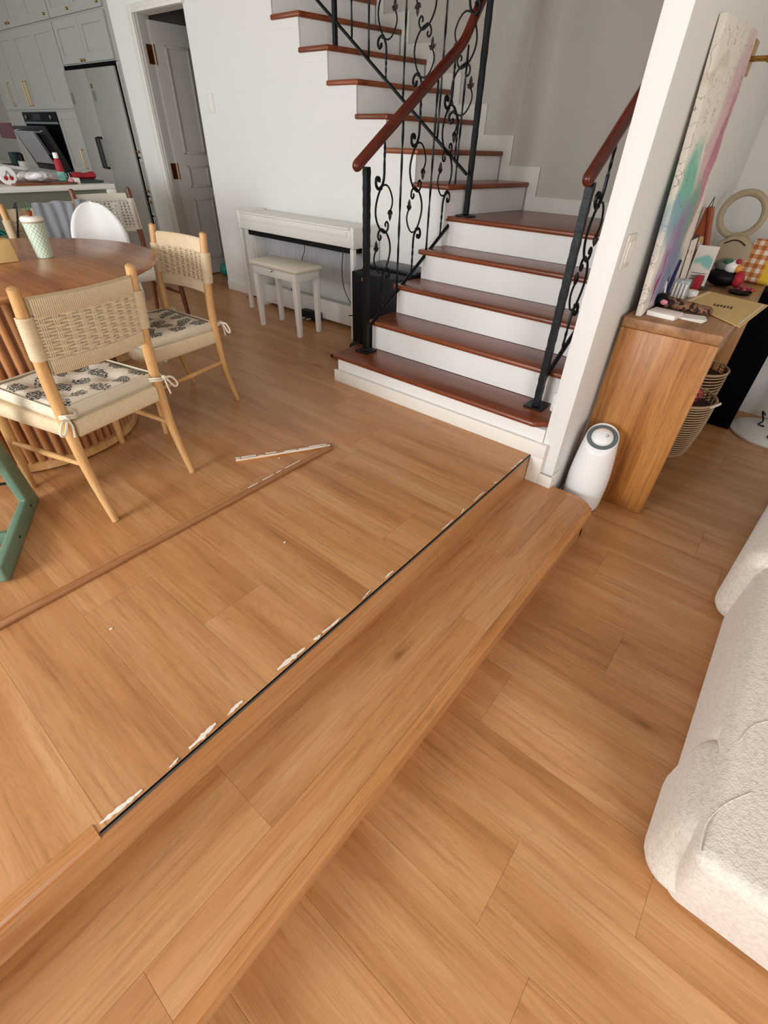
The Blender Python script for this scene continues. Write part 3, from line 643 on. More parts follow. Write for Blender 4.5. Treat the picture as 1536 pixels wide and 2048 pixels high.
# ------------------------------------------------------------------ railings
def motif(mb_rod, leaves, P, cz):
    # P(s,z)->3D ; s horizontal along the rail, centred at the baluster axis
    r = 0.0062
    for sg in (1, -1):
        mb_leaf = MB(); leaves.append(mb_leaf)
        def Q(s_, z_): return P(sg*s_, cz+sg*z_)
        tips = [(0, .34), (0, .29), (-.008, .255), (-.028, .228), (-.052, .222), (-.072, .238), (-.076, .262), (-.062, .278), (-.046, .270), (-.048, .256)]
        mb_rod.tube(smooth_path([Q(*p) for p in tips], 3), [0.008]*10+[0.0085]*9+[.0105]*9, 6)
        cs_ = [(-.030, .224), (-.056, .185), (-.076, .125), (-.070, .07), (-.040, .02), (-.006, -.004), (.022, -.012), (.046, .006), (.050, .032), (.034, .048), (.020, .036), (.026, .022)]
        mb_rod.tube(smooth_path([Q(*p) for p in cs_], 3), r, 6)
        td = [(-.028, .228), (0, .240), (.034, .236), (.066, .205), (.086, .160), (.080, .125), (.066, .106)]
        mb_rod.tube(smooth_path([Q(*p) for p in td], 3), r*0.85, 6)
        mb_rod.ball(Q(-.030, .226), .012, 8, 6)
        for (p_, q_, w_) in (((.066, .108), (.040, .088), .011), ((.068, .106), (.092, .084), .010), ((.066, .100), (.066, .048), .014)):
            base = Vector(Q(*p_)); tip = Vector(Q(*q_))
            mb_leaf.tube([base, base.lerp(tip, .3), base.lerp(tip, .65), tip], [.004, w_, w_*.8, .0015], 6, flat=0.5)
def twisted(mb_, p0, p1, r=0.0075, n=26, tw=0.35):
    p0, p1 = Vector(p0), Vector(p1); pts = [p0.lerp(p1, i/n) for i in range(n+1)]
    mb_.tube(pts, [r*(1+0.10*math.sin(i*1.9)) for i in range(n+1)], 4, twist=tw, caps=True)
def rail_lower(xr, label, s_list, top_slope, zt0, ext, rl=True):
    y0 = 2.50; c = (xr, y0, H)
    t = thing('stair_railing', label, 'railing', c)
    def P(s_, z_): return (xr, s_, z_)
    zb = lambda y: 0.345+0.604*(y-2.52)
    zt = lambda y: zt0+top_slope*(y-2.45)-0.035
    nw = MB(); nw.tube([(xr, y0, H+.008+i*(1.05/40)) for i in range(41)], [.024*(1+.06*math.sin(i*2.3)) for i in range(41)], 4, phase=PI/4)
    nw.build('newel_post', 'iron', t)
    MB().box(xr-.055, xr+.055, y0-.055, y0+.055, H+.0005, H+.010).lathe([(.035, H+.010), (.026, H+.022)], xr, y0, 4, a0=PI/4, a1=PI/4+2*PI).build('base_plate', 'iron', t, bevel=.002, seg=1)
    MB().tube([(xr, 2.51, zb(2.51)), (xr, ext, zb(ext))], .0125, 6).build('bottom_rail', 'iron', t)
    for (s_, cz) in s_list:
        if cz is None:
            b_ = MB(); twisted(b_, (xr, s_, zb(s_)), (xr, s_, zt(s_))); b_.build('baluster', 'iron', t)
        else:
            b_ = MB(); lf = []; motif(b_, lf, lambda u, z_, s_=s_: P(s_+u, z_), cz)
            twisted(b_, (xr, s_, cz+.33), (xr, s_, zt(s_)), n=14); twisted(b_, (xr, s_, zb(s_)), (xr, s_, cz-.33), n=14)
            o = b_.build('scroll_baluster', 'iron', t); [q.build('leaf', 'iron_leaf', o, smooth=60) for q in lf]
    return t
tl = rail_lower(-2.19, 'black wrought iron scroll railing on the left of the lower stairs', [(2.66, .917), (2.826, None), (2.99, 1.124), (3.155, None), (3.32, 1.318), (3.455, None)], .61, 1.27, 3.53)
tr_ = rail_lower(-0.885, 'black wrought iron scroll railing on the right of the stairs beside the partition', [(2.69, .925), (2.86, None), (3.03, 1.14)], .70, 1.27, 3.3)
def hrail(pts, parent, label=None):
    P_ = smooth_path(pts, 5); n = len(P_)
    rr = [0.036]*n; rr[0] = .016; 
    pre = [P_[0]+(P_[0]-P_[1]).normalized()*0.0]
    d0 = (P_[0]-P_[1]).normalized()
    PP = [P_[0]+d0*.030, P_[0]+d0*.024, P_[0]+d0*.012]+P_; rr = [.010, .021, .028]+[0.031]*n
    MB().tube(PP, rr, 14, flat=0.85, up=(0, 0, 1)).build('handrail', 'handrail', parent)
hrail([(-2.19, 2.42, 1.255), (-2.19, 2.8, 1.487), (-2.19, 3.2, 1.731), (-2.19, 3.385, 1.848), (-2.185, 3.47, 1.955), (-2.175, 3.56, 2.09), (-2.17, 3.6, 2.2), (-2.2, 3.6, 2.3)], tl)
hrail([(-0.885, 2.455, 1.262), (-0.885, 2.8, 1.52), (-0.885, 3.2, 1.81)], tr_)
tag(MB().lathe([(.010, H+.0005), (.014, H+.004), (.014, H+.085), (.007, H+.098), (.007, H+.11)], -.790, 2.505, 12).build('small_bottle', 'white_shell'), 'tiny white bottle on the bottom tread by the right newel', 'bottle')
# upper flight railing, in plane y = 3.45
YR = 3.46
tu = thing('stair_railing', 'black wrought iron scroll railing along the upper flight above the piano', 'railing', (-2.12, YR, H*5))
zbu = lambda x: 1.18+0.674*(-2.075-x)
MB().tube([(-2.105, YR+.05, .958+i*.05) for i in range(27)], [.022*(1+.06*math.sin(i*2.3)) for i in range(27)], 4, phase=PI/4).build('newel_post', 'iron', tu)
MB().lathe([(.075, H*5+.0005), (.075, H*5+.006), (.03, H*5+.014)], -2.105, YR+.05, 18).build('base_plate', 'iron', tu)
MB().tube([(-3.34, YR, H*10+.002), (-3.34, YR, 2.9)], .020, 4, phase=PI/4).build('newel_post', 'iron', tu)
MB().tube([(-2.105, YR, zbu(-2.105)), (-3.9, YR, zbu(-3.9))], .011, 6).build('bottom_rail', 'iron', tu)
for i, x in enumerate((-2.216, -2.376, -2.536, -2.694, -2.855, -3.015, -3.175)):
    b_ = MB()
    if i % 2 == 0 and i < 6:
        cz = {0: 1.755, 2: 1.95, 4: 2.15}[i]; lf = []; motif(b_, lf, lambda u, z_, x=x: (x-u, YR, z_), cz)
        twisted(b_, (x, YR, cz+.33), (x, YR, zbu(x)+.98), n=14); twisted(b_, (x, YR, zbu(x)), (x, YR, cz-.33), n=14)
        o = b_.build('scroll_baluster', 'iron', tu); [q.build('leaf', 'iron_leaf', o, smooth=60) for q in lf]
    else:
        twisted(b_, (x, YR, zbu(x)), (x, YR, zbu(x)+.98)); b_.build('baluster', 'iron', tu)
hrail([(-2.14, YR+.02, zbu(-2.1)+.99), (-2.8, YR, zbu(-2.8)+1.0), (-3.9, YR, zbu(-3.9)+1.0)], tu)

# ------------------------------------------------------------------ piano, bench and boxes by the wall
pn = thing('digital_piano', 'slim white digital piano with closed lid against the wall', 'piano', (-3.51, 3.19, 0))
pf, pb_ = 3.035, W-0.014
pbox(pn, 'body', 'piano_white', -4.20, -2.835, pf+.004, pb_, .70, .822, bevel=.006)
pbox(pn, 'lid', 'piano_white', -4.195, -2.84, pf-.006, pb_-.06, .8225, .838, bevel=.006)
pbox(pn, 'key_slip', 'piano_white', -4.18, -2.86, pf-.003, pf+.0035, .772, .812, bevel=.003)
pbox(pn, 'side_panel', 'piano_white', -2.834, -2.79, pf-.004, pb_, .695, .843, bevel=.012)
pbox(pn, 'side_panel', 'piano_white', -4.244, -4.201, pf-.004, pb_, .695, .843, bevel=.012)
pbox(pn, 'under_body', 'black_plastic', -4.18, -2.85, pf+.06, pb_-.03, .65, .6995)
for x0, x1 in ((-2.832, -2.795), (-4.240, -4.203)): pbox(pn, 'leg', 'piano_white', x0, x1, pf, pf+.036, 0, .6945, bevel=.004)
for x0, x1 in ((-2.832, -2.79), (-4.244, -4.203)): pbox(pn, 'side_board', 'piano_white', x0, x1, pb_-.17, pb_, 0, .6945, bevel=.004)
pbox(pn, 'back_panel', 'piano_panel', -4.20, -2.834, pb_-.05, pb_-.035, .36, .70)
for i in range(6):
    x0 = -4.15+i*.215; pbox(pn, 'speaker_cloth', 'bench_pad' if 0 else 'piano_panel', x0, x0+.165, pb_-.053, pb_-.0505, .42, .60, bevel=.001)
pbox(pn, 'stretcher_board', 'piano_white', -4.20, -2.834, pb_-.12, pb_-.085, .03, .20, bevel=.004)
pdl = MB().box(-3.60, -3.37, pf+.10, pb_-.125, .012, .085).build('pedal_box', 'black_plastic', pn, bevel=.012)
for i in range(3):
    MB().box(-3.565+i*.062, -3.535+i*.062, pf+.03, pf+.11, .035, .046).build('pedal', 'chrome', pdl, bevel=.005)
def cable(name, lab, pts, r=.0035, mat='black_plastic'):
    return tag(MB().tube(smooth_path(pts, 5), r, 6).build(name, mat), lab, 'cable')
cable('power_cable', 'black cable hanging behind the piano down to the black box', [(-3.10, 3.25, .66), (-3.12, 3.24, .50), (-3.08, 3.22, .34), (-2.96, 3.18, .24), (-2.86, 3.16, .17)])
cable('power_cable', 'thin black cable crossing the grey panel behind the bench', [(-3.62, 3.26, .66), (-3.59, 3.25, .58), (-3.64, 3.25, .48), (-3.62, 3.25, .36), (-3.78, 3.24, .25), (-3.80, 3.23, .19)], .003)
bn = thing('piano_bench', 'white piano bench with a cream padded seat', 'bench', (-3.45, 2.88, 0))
pbox(bn, 'seat_pad', 'bench_pad', -3.745, -3.135, 2.725, 3.028, .505, .545, bevel=.018, seg=3)
MB().ball((-3.44, 2.722, .497), .012, 8, 6).build('latch', 'chrome', bn)
pbox(bn, 'apron', 'piano_white', -3.715, -3.165, 2.745, 3.01, .44, .5045, bevel=.005)
for (x, y) in ((-3.69, 2.765), (-3.19, 2.765), (-3.19, 2.99), (-3.69, 2.99)):
    MB().hexa([(x-.018, y-.018, 0), (x+.018, y-.018, 0), (x+.018, y+.018, 0), (x-.018, y+.018, 0), (x-.026, y-.026 if y < 2.9 else y-.02, .4395), (x+.026, y-.026 if y < 2.9 else y-.02, .4395), (x+.026, y+.02, .4395), (x-.026, y+.02, .4395)]).build('leg', 'piano_white', bn, bevel=.003)
sb = thing('black_cabinet', 'black box speaker between the piano and the stairs', 'speaker', (-2.5, 3.1, 0))
pbox(sb, 'case', 'black_plastic', -2.72, -2.255, 2.93, 3.30, 0.004, .575, bevel=.01)
pbox(sb, 'lid', 'steel_dark', -2.73, -2.245, 3.12, 3.34, .576, .60, bevel=.004)
MB().tube([(-2.60, 2.926, .53), (-2.60, 2.93, .53)], .015, 12).build('badge', 'chrome', sb)
cable('power_cable', 'short cable end beside the black box speaker', [(-2.83, 3.0, .205), (-2.76, 3.05, .21), (-2.70, 2.925, .215)], .004)
ft = thing('foot_pedal', 'small black pedal unit on the floor beside the bottom step', 'pedal', (-2.52, 2.66, 0))
pbox(ft, 'plate', 'black_plastic', -2.66, -2.36, 2.60, 2.69, 0.001, .022, bevel=.008)
pbox(ft, 'block', 'black_plastic', -2.47, -2.36, 2.605, 2.70, .0225, .16, bevel=.03, seg=3)

# ------------------------------------------------------------------ kitchen
KY = 3.40
kb = thing('tall_cabinets', 'bank of tall sage grey shaker kitchen cabinets with brass handles', 'cabinet', (-8.1, KY, 0))
pbox(kb, 'carcass', 'cabinet', -9.97, -7.70, KY+.022, KY+.65, 0, TOPZ-.01)
def shaker(par, x0, x1, z0, z1, fr=.075, name='door', mat='cabinet', knobs=(), handle=None):
    g_ = .003; x0 += g_; x1 -= g_; z0 += g_; z1 -= g_; y0 = KY
    mb = MB().box(x0, x1, y0+.010, y0+.0215, z0, z1)
    mb.box(x0, x0+fr, y0, y0+.010, z0, z1).box(x1-fr, x1, y0, y0+.010, z0, z1).box(x0+fr, x1-fr, y0, y0+.010, z0, z0+fr).box(x0+fr, x1-fr, y0, y0+.010, z1-fr, z1)
    o = mb.build(name, mat, par, bevel=.0015, seg=1)
    for (kx, kz) in knobs: MB().ball((kx, y0-.014, kz), .013, 10, 6).tube([(kx, y0-.012, kz), (kx, y0+.002, kz)], .006, 8).build('knob', 'brass', o)
    if handle:
        hx, ha, hb = handle; MB().tube([(hx, y0, ha), (hx, y0-.03, ha), (hx, y0-.03, hb), (hx, y0, hb)], .006, 6).build('handle', 'brass', o)
    return o
for (x0, x1, hx) in ((-9.96, -9.45, -9.53), (-9.45, -8.95, -8.99), (-8.95, -8.33, -8.91), (-8.33, -7.71, None)):
    shaker(kb, x0, x1, 1.58, 2.33, handle=(hx, 1.62, 1.86) if hx else None)
for (x0, x1, kx) in ((-9.96, -9.45, None), (-9.45, -8.89, -8.93), (-8.89, -8.33, -8.85), (-8.33, -7.71, -7.80)):
    shaker(kb, x0, x1, 2.345, 2.93, knobs=[(kx, 2.39)] if kx else ())
shaker(kb, -9.96, -9.42, .92, 1.56)
shaker(kb, -8.30, -7.71, .92, 1.56, handle=(-7.85, .98, 1.18))
shaker(kb, -9.96, -9.42, .1, .9); shaker(kb, -9.42, -8.30, .1, .9, name='drawer_front'); shaker(kb, -8.30, -7.71, .1, .9)
ov = thing('oven', 'built in black and steel oven with its door hanging half open', 'oven', (-8.86, KY, .92))
pbox(ov, 'cavity', 'black_void', -9.40, -8.31, KY-.002, KY+.018, .94, 1.43)
pbox(ov, 'control_panel', 'black_plastic', -9.40, -8.31, KY-.012, KY+.018, 1.435, 1.555, bevel=.004)
pbox(ov, 'steel_trim', 'chrome', -9.40, -8.31, KY-.018, KY-.0125, 1.435, 1.452)
pbox(ov, 'display', 'steel_dark', -9.05, -8.80, KY-.016, KY-.0125, 1.47, 1.54)
for kx in (-9.25, -8.45): MB().tube([(kx, KY-.0125, 1.50), (kx, KY-.035, 1.50)], .022, 14).build('dial', 'chrome', ov)
th = math.radians(20); Oc = Vector((0, KY-.02, .93)); dU = Vector((0, -math.sin(th), math.cos(th))); dN = Vector((0, -math.cos(th), -math.sin(th)))
def obox(x0, x1, l0, l1, n0, n1, name, mat, par, **k):
    P8 = [Vector((x, 0, 0))+Oc+dU*l_+dN*n_ for l_ in (l0, l1) for (x, n_) in ((x0, n1), (x1, n1), (x1, n0), (x0, n0))]
    return MB().hexa(P8).build(name, mat, par, **k)
dd = obox(-9.38, -8.33, 0, .50, -.02, .018, 'oven_door', 'steel_dark', ov, bevel=.004)
obox(-9.30, -8.41, .06, .42, .0185, .021, 'door_glass', 'black_plastic', dd)
MB().tube([Vector((-9.28, 0, 0))+Oc+dU*.46+dN*.018, Vector((-9.28, 0, 0))+Oc+dU*.46+dN*.055, Vector((-8.43, 0, 0))+Oc+dU*.46+dN*.055, Vector((-8.43, 0, 0))+Oc+dU*.46+dN*.018], .010, 8).build('handle', 'chrome', dd)
tw = MB()
for i in range(18):
    x = -9.2+i*.035; dz = .003*math.sin(i*1.4)
    tw.add([Vector((x, 0, 0))+Oc+dU*l_+dN*(n_+dz) for (l_, n_) in ((.10, .058), (.46, .069), (.47, .060), (.46, .044), (.2, .03))], [])
nr = 5; tw.f = [(i*nr+k, (i+1)*nr+k, (i+1)*nr+k+1, i*nr+k+1) for i in range(17) for k in range(nr-1)]
o = tw.build('tea_towel', 'grey_cloth'); md = o.modifiers.new('s', 'SOLIDIFY'); md.thickness = .004; tag(o, 'grey striped tea towel hung on the oven door handle', 'towel')
fg = thing('fridge', 'tall grey two door fridge with black bar handles', 'fridge', (-7.09, KY, 0))
pbox(fg, 'black_surround', 'black_void', -7.695, -6.475, KY-.004, KY+.6, 0, 1.955)
for (x0, x1, hx, n_) in ((-7.685, -7.143, -7.24, 'a'), (-7.137, -6.49, -7.17, 'b')):
    d_ = pbox(fg, 'door', 'fridge', x0, x1, KY-.03, KY-.0045, .04, 1.915, bevel=.004)
    MB().tube([(hx, KY-.031, 1.02), (hx, KY-.07, 1.02), (hx, KY-.07, 1.31), (hx, KY-.031, 1.31)], .015, 4).build('handle', 'black_plastic', d_)
MB().box(-7.10, -7.04, KY-.0325, KY-.0302, 1.64, 1.73).build('energy_label', 'island_face', fg); MB().box(-7.66, -7.60, KY-.0325, KY-.0302, 1.62, 1.72).build('energy_label', 'island_face', fg)
MB().box(-7.10, -7.06, KY-.0325, KY-.0302, 1.75, 1.79).build('sticker', 'brass', fg)
fc = thing('overhead_cabinet', 'sage grey cabinets above the fridge', 'cabinet', (-7.09, KY, 1.96))
pbox(fc, 'carcass', 'cabinet', -7.69, -6.295, KY+.022, KY+.6, 1.957, TOPZ-.01)
shaker(fc, -7.69, -7.09, 1.965, 2.33, knobs=[(-7.20, 1.985)]); shaker(fc, -7.09, -6.49, 1.965, 2.33, knobs=[(-7.13, 1.985)])
shaker(fc, -7.69, -7.14, 2.345, 2.93, knobs=[(-7.21, 2.385)]); shaker(fc, -7.14, -6.49, 2.345, 2.93, knobs=[(-6.55, 2.385)])
pc = thing('narrow_cabinet', 'narrow sage grey pull out cabinets right of the fridge', 'cabinet', (-6.38, KY, 0))
pbox(pc, 'carcass', 'cabinet', -6.47, -6.295, KY+.022, KY+.6, 0, 1.956)
for z0, z1, kz in ((1.15, 1.95, 1.2), (.78, 1.14, .83), (.58, .77, .72), (.02, .57, .42)): shaker(pc, -6.47, -6.295, z0, z1, fr=.03, knobs=[(-6.43, kz)])
# side run of counter, far left
kc = thing('kitchen_counter', 'white kitchen counter at the far left with grey units under it', 'counter', (-10.9, KY, 0))
pbox(kc, 'worktop', 'counter', -13, -9.99, KY-.04, KY+.6, .87, .91, bevel=.004); pbox(kc, 'unit', 'cabinet', -13, -9.99, KY, KY+.6, .0, .8695)
pbox(kc, 'hob', 'black_plastic', -11.0, -10.15, KY+.0, KY+.45, .9105, .918)
struct(MB().box(-13, -9.975, KY+.602, KY+.7, 0, TOPZ).build('wall_kitchen', 'wall_stair'), 'grey kitchen wall behind the counter')
tag(MB().prism([(-10.9, 1.25), (-10.27, 1.25), (-10.27, 1.34), (-10.30, 1.41), (-10.38, 1.44), (-10.9, 1.44)], 'y', KY+.1, KY+.45).build('range_hood', 'mauve', bevel=.02), 'mauve rounded hood on the kitchen wall at the left edge', 'hood')
tag(MB().box(-10.62, -10.42, KY+.02, KY+.14, .92, 1.08).build('knife_block', 'dark_green', bevel=.01), 'dark green knife block on the far kitchen counter', 'knife block')
tag(MB().lathe([(.05, .92), (.055, 1.0), (.05, 1.06), (.02, 1.07)], -10.25, KY+.07, 14).build('canister', 'black_plastic'), 'small black canister on the far kitchen counter', 'canister')
tag(MB().box(-10.2, -10.02, KY-.02, KY+.06, .912, .98).build('napkin_box', 'paper', bevel=.006), 'white napkin box on the far kitchen counter', 'box')

# island
il = thing('kitchen_island', 'kitchen island with white top and grey green end panel', 'island', (-5.8, 1.0, 0))
pbox(il, 'worktop', 'counter', -6.6, -5.17, -1.6, 2.43, .962, 1.0, bevel=.003)
pbox(il, 'end_slab', 'counter', -6.6, -5.17, 2.36, 2.43, 0, .9615, bevel=.003)
pbox(il, 'side_panel', 'island_face', -5.235, -5.215, -1.6, 2.3595, .0, .9615)
pbox(il, 'body', 'cabinet', -6.55, -5.236, -1.6, 2.359, .0, .9615)
IX = -5.45
tag(MB().box(IX-.22, IX+.20, 1.66, 2.15, 1.0005, 1.014).build('serving_board', 'walnut', bevel=.005), 'flat brown serving board on the island', 'board')
mb = MB()
for i in range(26):
    a = rnd.uniform(0, 2*PI); q = rnd.random(); mb.ball((IX+.02+.12*q*math.cos(a), 1.93+.13*q*math.sin(a), 1.045+.018*rnd.random()), .04, 8, 6, (1, 1.2, .6))
tag(mb.build('crumpled_cloth', 'spotted_cloth', smooth=80), 'crumpled white dotted cloth on the island', 'cloth')
bt = thing('bottle', 'red and turquoise bottle with white cap on the island', 'bottle', (IX, 2.09, 1.0))
MB().lathe([(.026, 1.0152), (.03, 1.02), (.03, 1.08)], IX, 2.115, 14).build('lower_body', 'cyan_plastic', bt)
MB().lathe([(.030, 1.0802), (.030, 1.15), (.018, 1.175)], IX, 2.115, 14).build('upper_body', 'red_fabric', bt)
MB().lathe([(.020, 1.1752), (.020, 1.21), (.015, 1.215)], IX, 2.115, 14).build('cap', 'white_shell', bt)
tag(MB().ball((IX+.12, 2.13, 1.022), .021, 10, 6, (1.3, 1, .9)).build('pink_cup', 'pink'), 'small pink pouch next to the bottle on the island', 'pouch')
tag(MB().box(IX+.03, IX+.14, 2.15, 2.20, 1.0005, 1.04).build('white_box', 'paper', bevel=.003), 'small white carton on the island left of the red case', 'box')
tag(MB().box(IX-.12, IX+.14, 2.215, 2.405, 1.0005, 1.018).build('dark_folder', 'dark_green', bevel=.003), 'dark green folder under the red case on the island', 'folder')
tag(MB().tube(smooth_path([(IX, 2.20, 1.045), (IX, 2.25, 1.050), (IX, 2.31, 1.046), (IX, 2.37, 1.05), (IX, 2.40, 1.047)], 4), [.016]+[.027]*6+[.024]*4+[.029]*4+[.018]*2, 10, flat=1.5).build('red_case', 'red_fabric'), 'soft red case lying on the dark folder', 'case')
mb = MB()
for i in range(5): mb.tube(arc((2.14+.018*i, 1.045), .026, 0, 2*PI, 14, lambda a, b_: (IX-.05+.01*i, a, b_+.004*i)), .0035, 5)
tag(mb.build('cable_coil', 'black_plastic'), 'coil of black cable behind the red case', 'cable')
ck = thing('kitchen_timer', 'round white ornament with a cherry picture at the left edge of the island', 'ornament', (IX+.1, 1.655, 1.0))
MB().lathe([(.06, 0), (.065, .012), (.06, .024)], 0, 0, 24).xf(Matrix.Translation((IX+.10, 1.655, 1.066)) @ Matrix.Rotation(PI/2, 4, 'Y')).build('disc', 'white_shell', ck)
for s_ in (-1, 1): MB().ball((IX+.126, 1.655+s_*.02, 1.05), .016, 8, 6, (.3, 1, 1)).build('cherry', 'red_fabric', ck)
MB().tube([(IX+.128, 1.636, 1.06), (IX+.128, 1.655, 1.098), (IX+.128, 1.674, 1.06)], .003, 5).build('stem', 'leaf_green', ck)
# stool/chair legs etc. come with the chairs below

# ------------------------------------------------------------------ chairs
def cord_rail(mb, p0, p1, hw, hh, up, pitch=0.0072, bow=None, n=10):
    p0, p1, up = Vector(p0), Vector(p1), Vector(up).normalized(); L_ = (p1-p0).length; t = (p1-p0).normalized(); sd = t.cross(up).normalized()
    m_ = int(L_/pitch); v = []; f = []; N_ = 0
    for i in range(m_):
        for q, rr in ((0.02, .93), (0.5, 1.06), (0.98, .93)):
            s_ = (i+q)/m_; c = p0.lerp(p1, s_)+(bow(s_) if bow else Vector((0, 0, 0)))
            for k in range(n):
                a = 2*PI*k/n; ca, sa = math.cos(a), math.sin(a); e = 0.55
                v.append(c+sd*hw*rr*math.copysign(abs(ca)**e, ca)+up*hh*rr*math.copysign(abs(sa)**e, sa))
            N_ += 1
    for i in range(N_-1):
        for k in range(n): f.append((i*n+k, i*n+(k+1) % n, (i+1)*n+(k+1) % n, (i+1)*n+k))
    f += [tuple(range(n))[::-1], tuple(range((N_-1)*n, N_*n))]
    mb.add(v, f)
def weave_back(mb, wt, zt0, zt1, ybow, y0, topw, botw, pitch=.0112, group=9, thick=.011, open_=False):
    """cord panel between posts; wt half width, zt0..zt1 height range; ybow(s)->y offset"""
    def Pp(s_, z, off): return Vector((s_*wt, y0(z)+ybow(s_)+off, z))
    # wrapped rails (vertical strands)
    nv = int(2*wt/.0074)
    for (za, zb_) in ((zt1-topw, zt1), (zt0, zt0+botw)):
        for i in range(nv):
            s_ = -1+(i+.5)*2/nv
            s_ *= .90
            pts = [Pp(s_, za, thick), Pp(s_, zb_-.006, thick), Pp(s_, zb_, 0), Pp(s_, zb_-.006, -thick), Pp(s_, za, -thick), Pp(s_, za-.004, 0)]
            if zb_ == zt0+botw: pts = [Pp(s_, zb_, thick), Pp(s_, za+.006, thick), Pp(s_, za, 0), Pp(s_, za+.006, -thick), Pp(s_, zb_, -thick), Pp(s_, zb_+.004, 0)]
            mb.tube(pts, .0036, 5, closed=True)
    za, zb_ = zt0+botw, zt1-topw
    for g_ in range(group):                      # vertical bundles crossing the weave
        for j in (-1, 0, 1) if not open_ else (-.5, .5):
            s_ = (-.82+1.64*g_/(group-1))+j*.0068/wt
            for sg in (-1, 1):
                pts = [Pp(s_, za-.012+(zb_-za+.024)*i/8, sg*(thick*.55)) for i in range(9)]
                mb.tube(pts, .0032, 4)
    nr_ = int((zb_-za)/pitch)
    for r_ in range(nr_):
        z = za+(r_+.5)*(zb_-za)/nr_
        for sg in (-1, 1):
            pts = []
            M_ = 4*(group-1)
            for i in range(M_+1):
                s_ = -1+2*i/M_; g_ = (s_+.82)/1.64*(group-1)
                w_ = math.cos(PI*g_+PI*(r_ % 2))
                pts.append(Pp(s_*.97, z+(.0008*math.sin(i*2.1+r_)), sg*(thick*.45+.0062*w_)))
            mb.tube(pts, .0046, 5)
def make_chair(label, group, woodm='oak_z', cordm='cord', h=.955, white=False):
    t = thing('dining_chair', label, 'chair', (0, 0, 0), 0, group)
    # local: back at y=0, front at y=.54
    sz = .45
    for sx in (-1, 1):
        P_ = smooth_path([(sx*.228, -.012, 0), (sx*.226, .04, .22), (sx*.224, .058, .44), (sx*.224, .055, .66), (sx*.224, .020, h)], 5)
        n_ = len(P_); rr = [.0145+(.0225-.0145)*min(1, i/(n_*.45)) for i in range(n_)]; rr = [r_ if i < n_*.7 else .0225-.004*(i/n_-.7)/.3 for i, r_ in enumerate(rr)]; P_.append(P_[-1]+Vector((0, -.002, .006))); rr.append(.009)
        MB().tube(P_, rr, 12).build('leg', woodm, t, local=True)
        P_ = [(sx*.252, .545, 0), (sx*.248, .53, .2), (sx*.242, .515, sz+.02)]
        MB().tube(P_, [.0145, .021, .021], 12).build('leg', woodm, t, local=True)
        MB().tube([(sx*.222, .05, .27), (sx*.236, .29, .262), (sx*.248, .53, .255)], [.010, .014, .010], 10).build('stretcher', woodm, t, local=True)
    mb = MB()
    cord_rail(mb, (-.198, .055, sz-.022), (.198, .055, sz-.022), .018, .036, (0, 0, 1))
    cord_rail(mb, (-.225, .515, sz-.022), (.225, .515, sz-.022), .018, .036, (0, 0, 1))
    for sx in (-1, 1): cord_rail(mb, (sx*.216, .075, sz-.022), (sx*.240, .497, sz-.022), .018, .036, (0, 0, 1))
    # woven deck rows between the rails
    for i in range(46):
        y = .075+i*.0095; mb.tube([(-.2, y, sz-.002+.003*(i % 2)), (0, y, sz-.006+.003*(i % 2)), (.2, y, sz-.002+.003*(i % 2))], .0045, 4)
    for i in range(12):
        x = -.185+i*.0335
        mb.tube([(x, .06+j*.0475, sz+.001+.004*((i+j) % 2)) for j in range(10)], .0045, 4)
    mb.build('seat', cordm, t, local=True, kind=None)
    mb = MB(); bow = lambda s_: -.034*(1-s_*s_); y0 = lambda z: .050-(z-.66)*.11
    if not white: weave_back(mb, .222, .655, .925, bow, y0, .062, .055)
    else: weave_back(mb, .222, .69, .965, bow, y0, .05, .03, pitch=.021, group=13, thick=.009, open_=True)
    # cord wound round the posts
    zz0, zz1 = (.715, .865) if not white else (.70, .93)
    for sx in (-1, 1):
        for i in range(int((zz1-zz0)/.0078)):
            z = zz0+.004+i*.0078
            c = (sx*.2245, y0(z)+.001, z+.003)
            mb.tube([Vector(c)+Vector((.0245*math.cos(a), .0245*math.sin(a), .0015*math.sin(a))) for a in [2*PI*q/10 for q in range(10)]], .0044, 5, closed=True)
    mb.build('backrest', cordm, t, local=True, smooth=60)
    return t
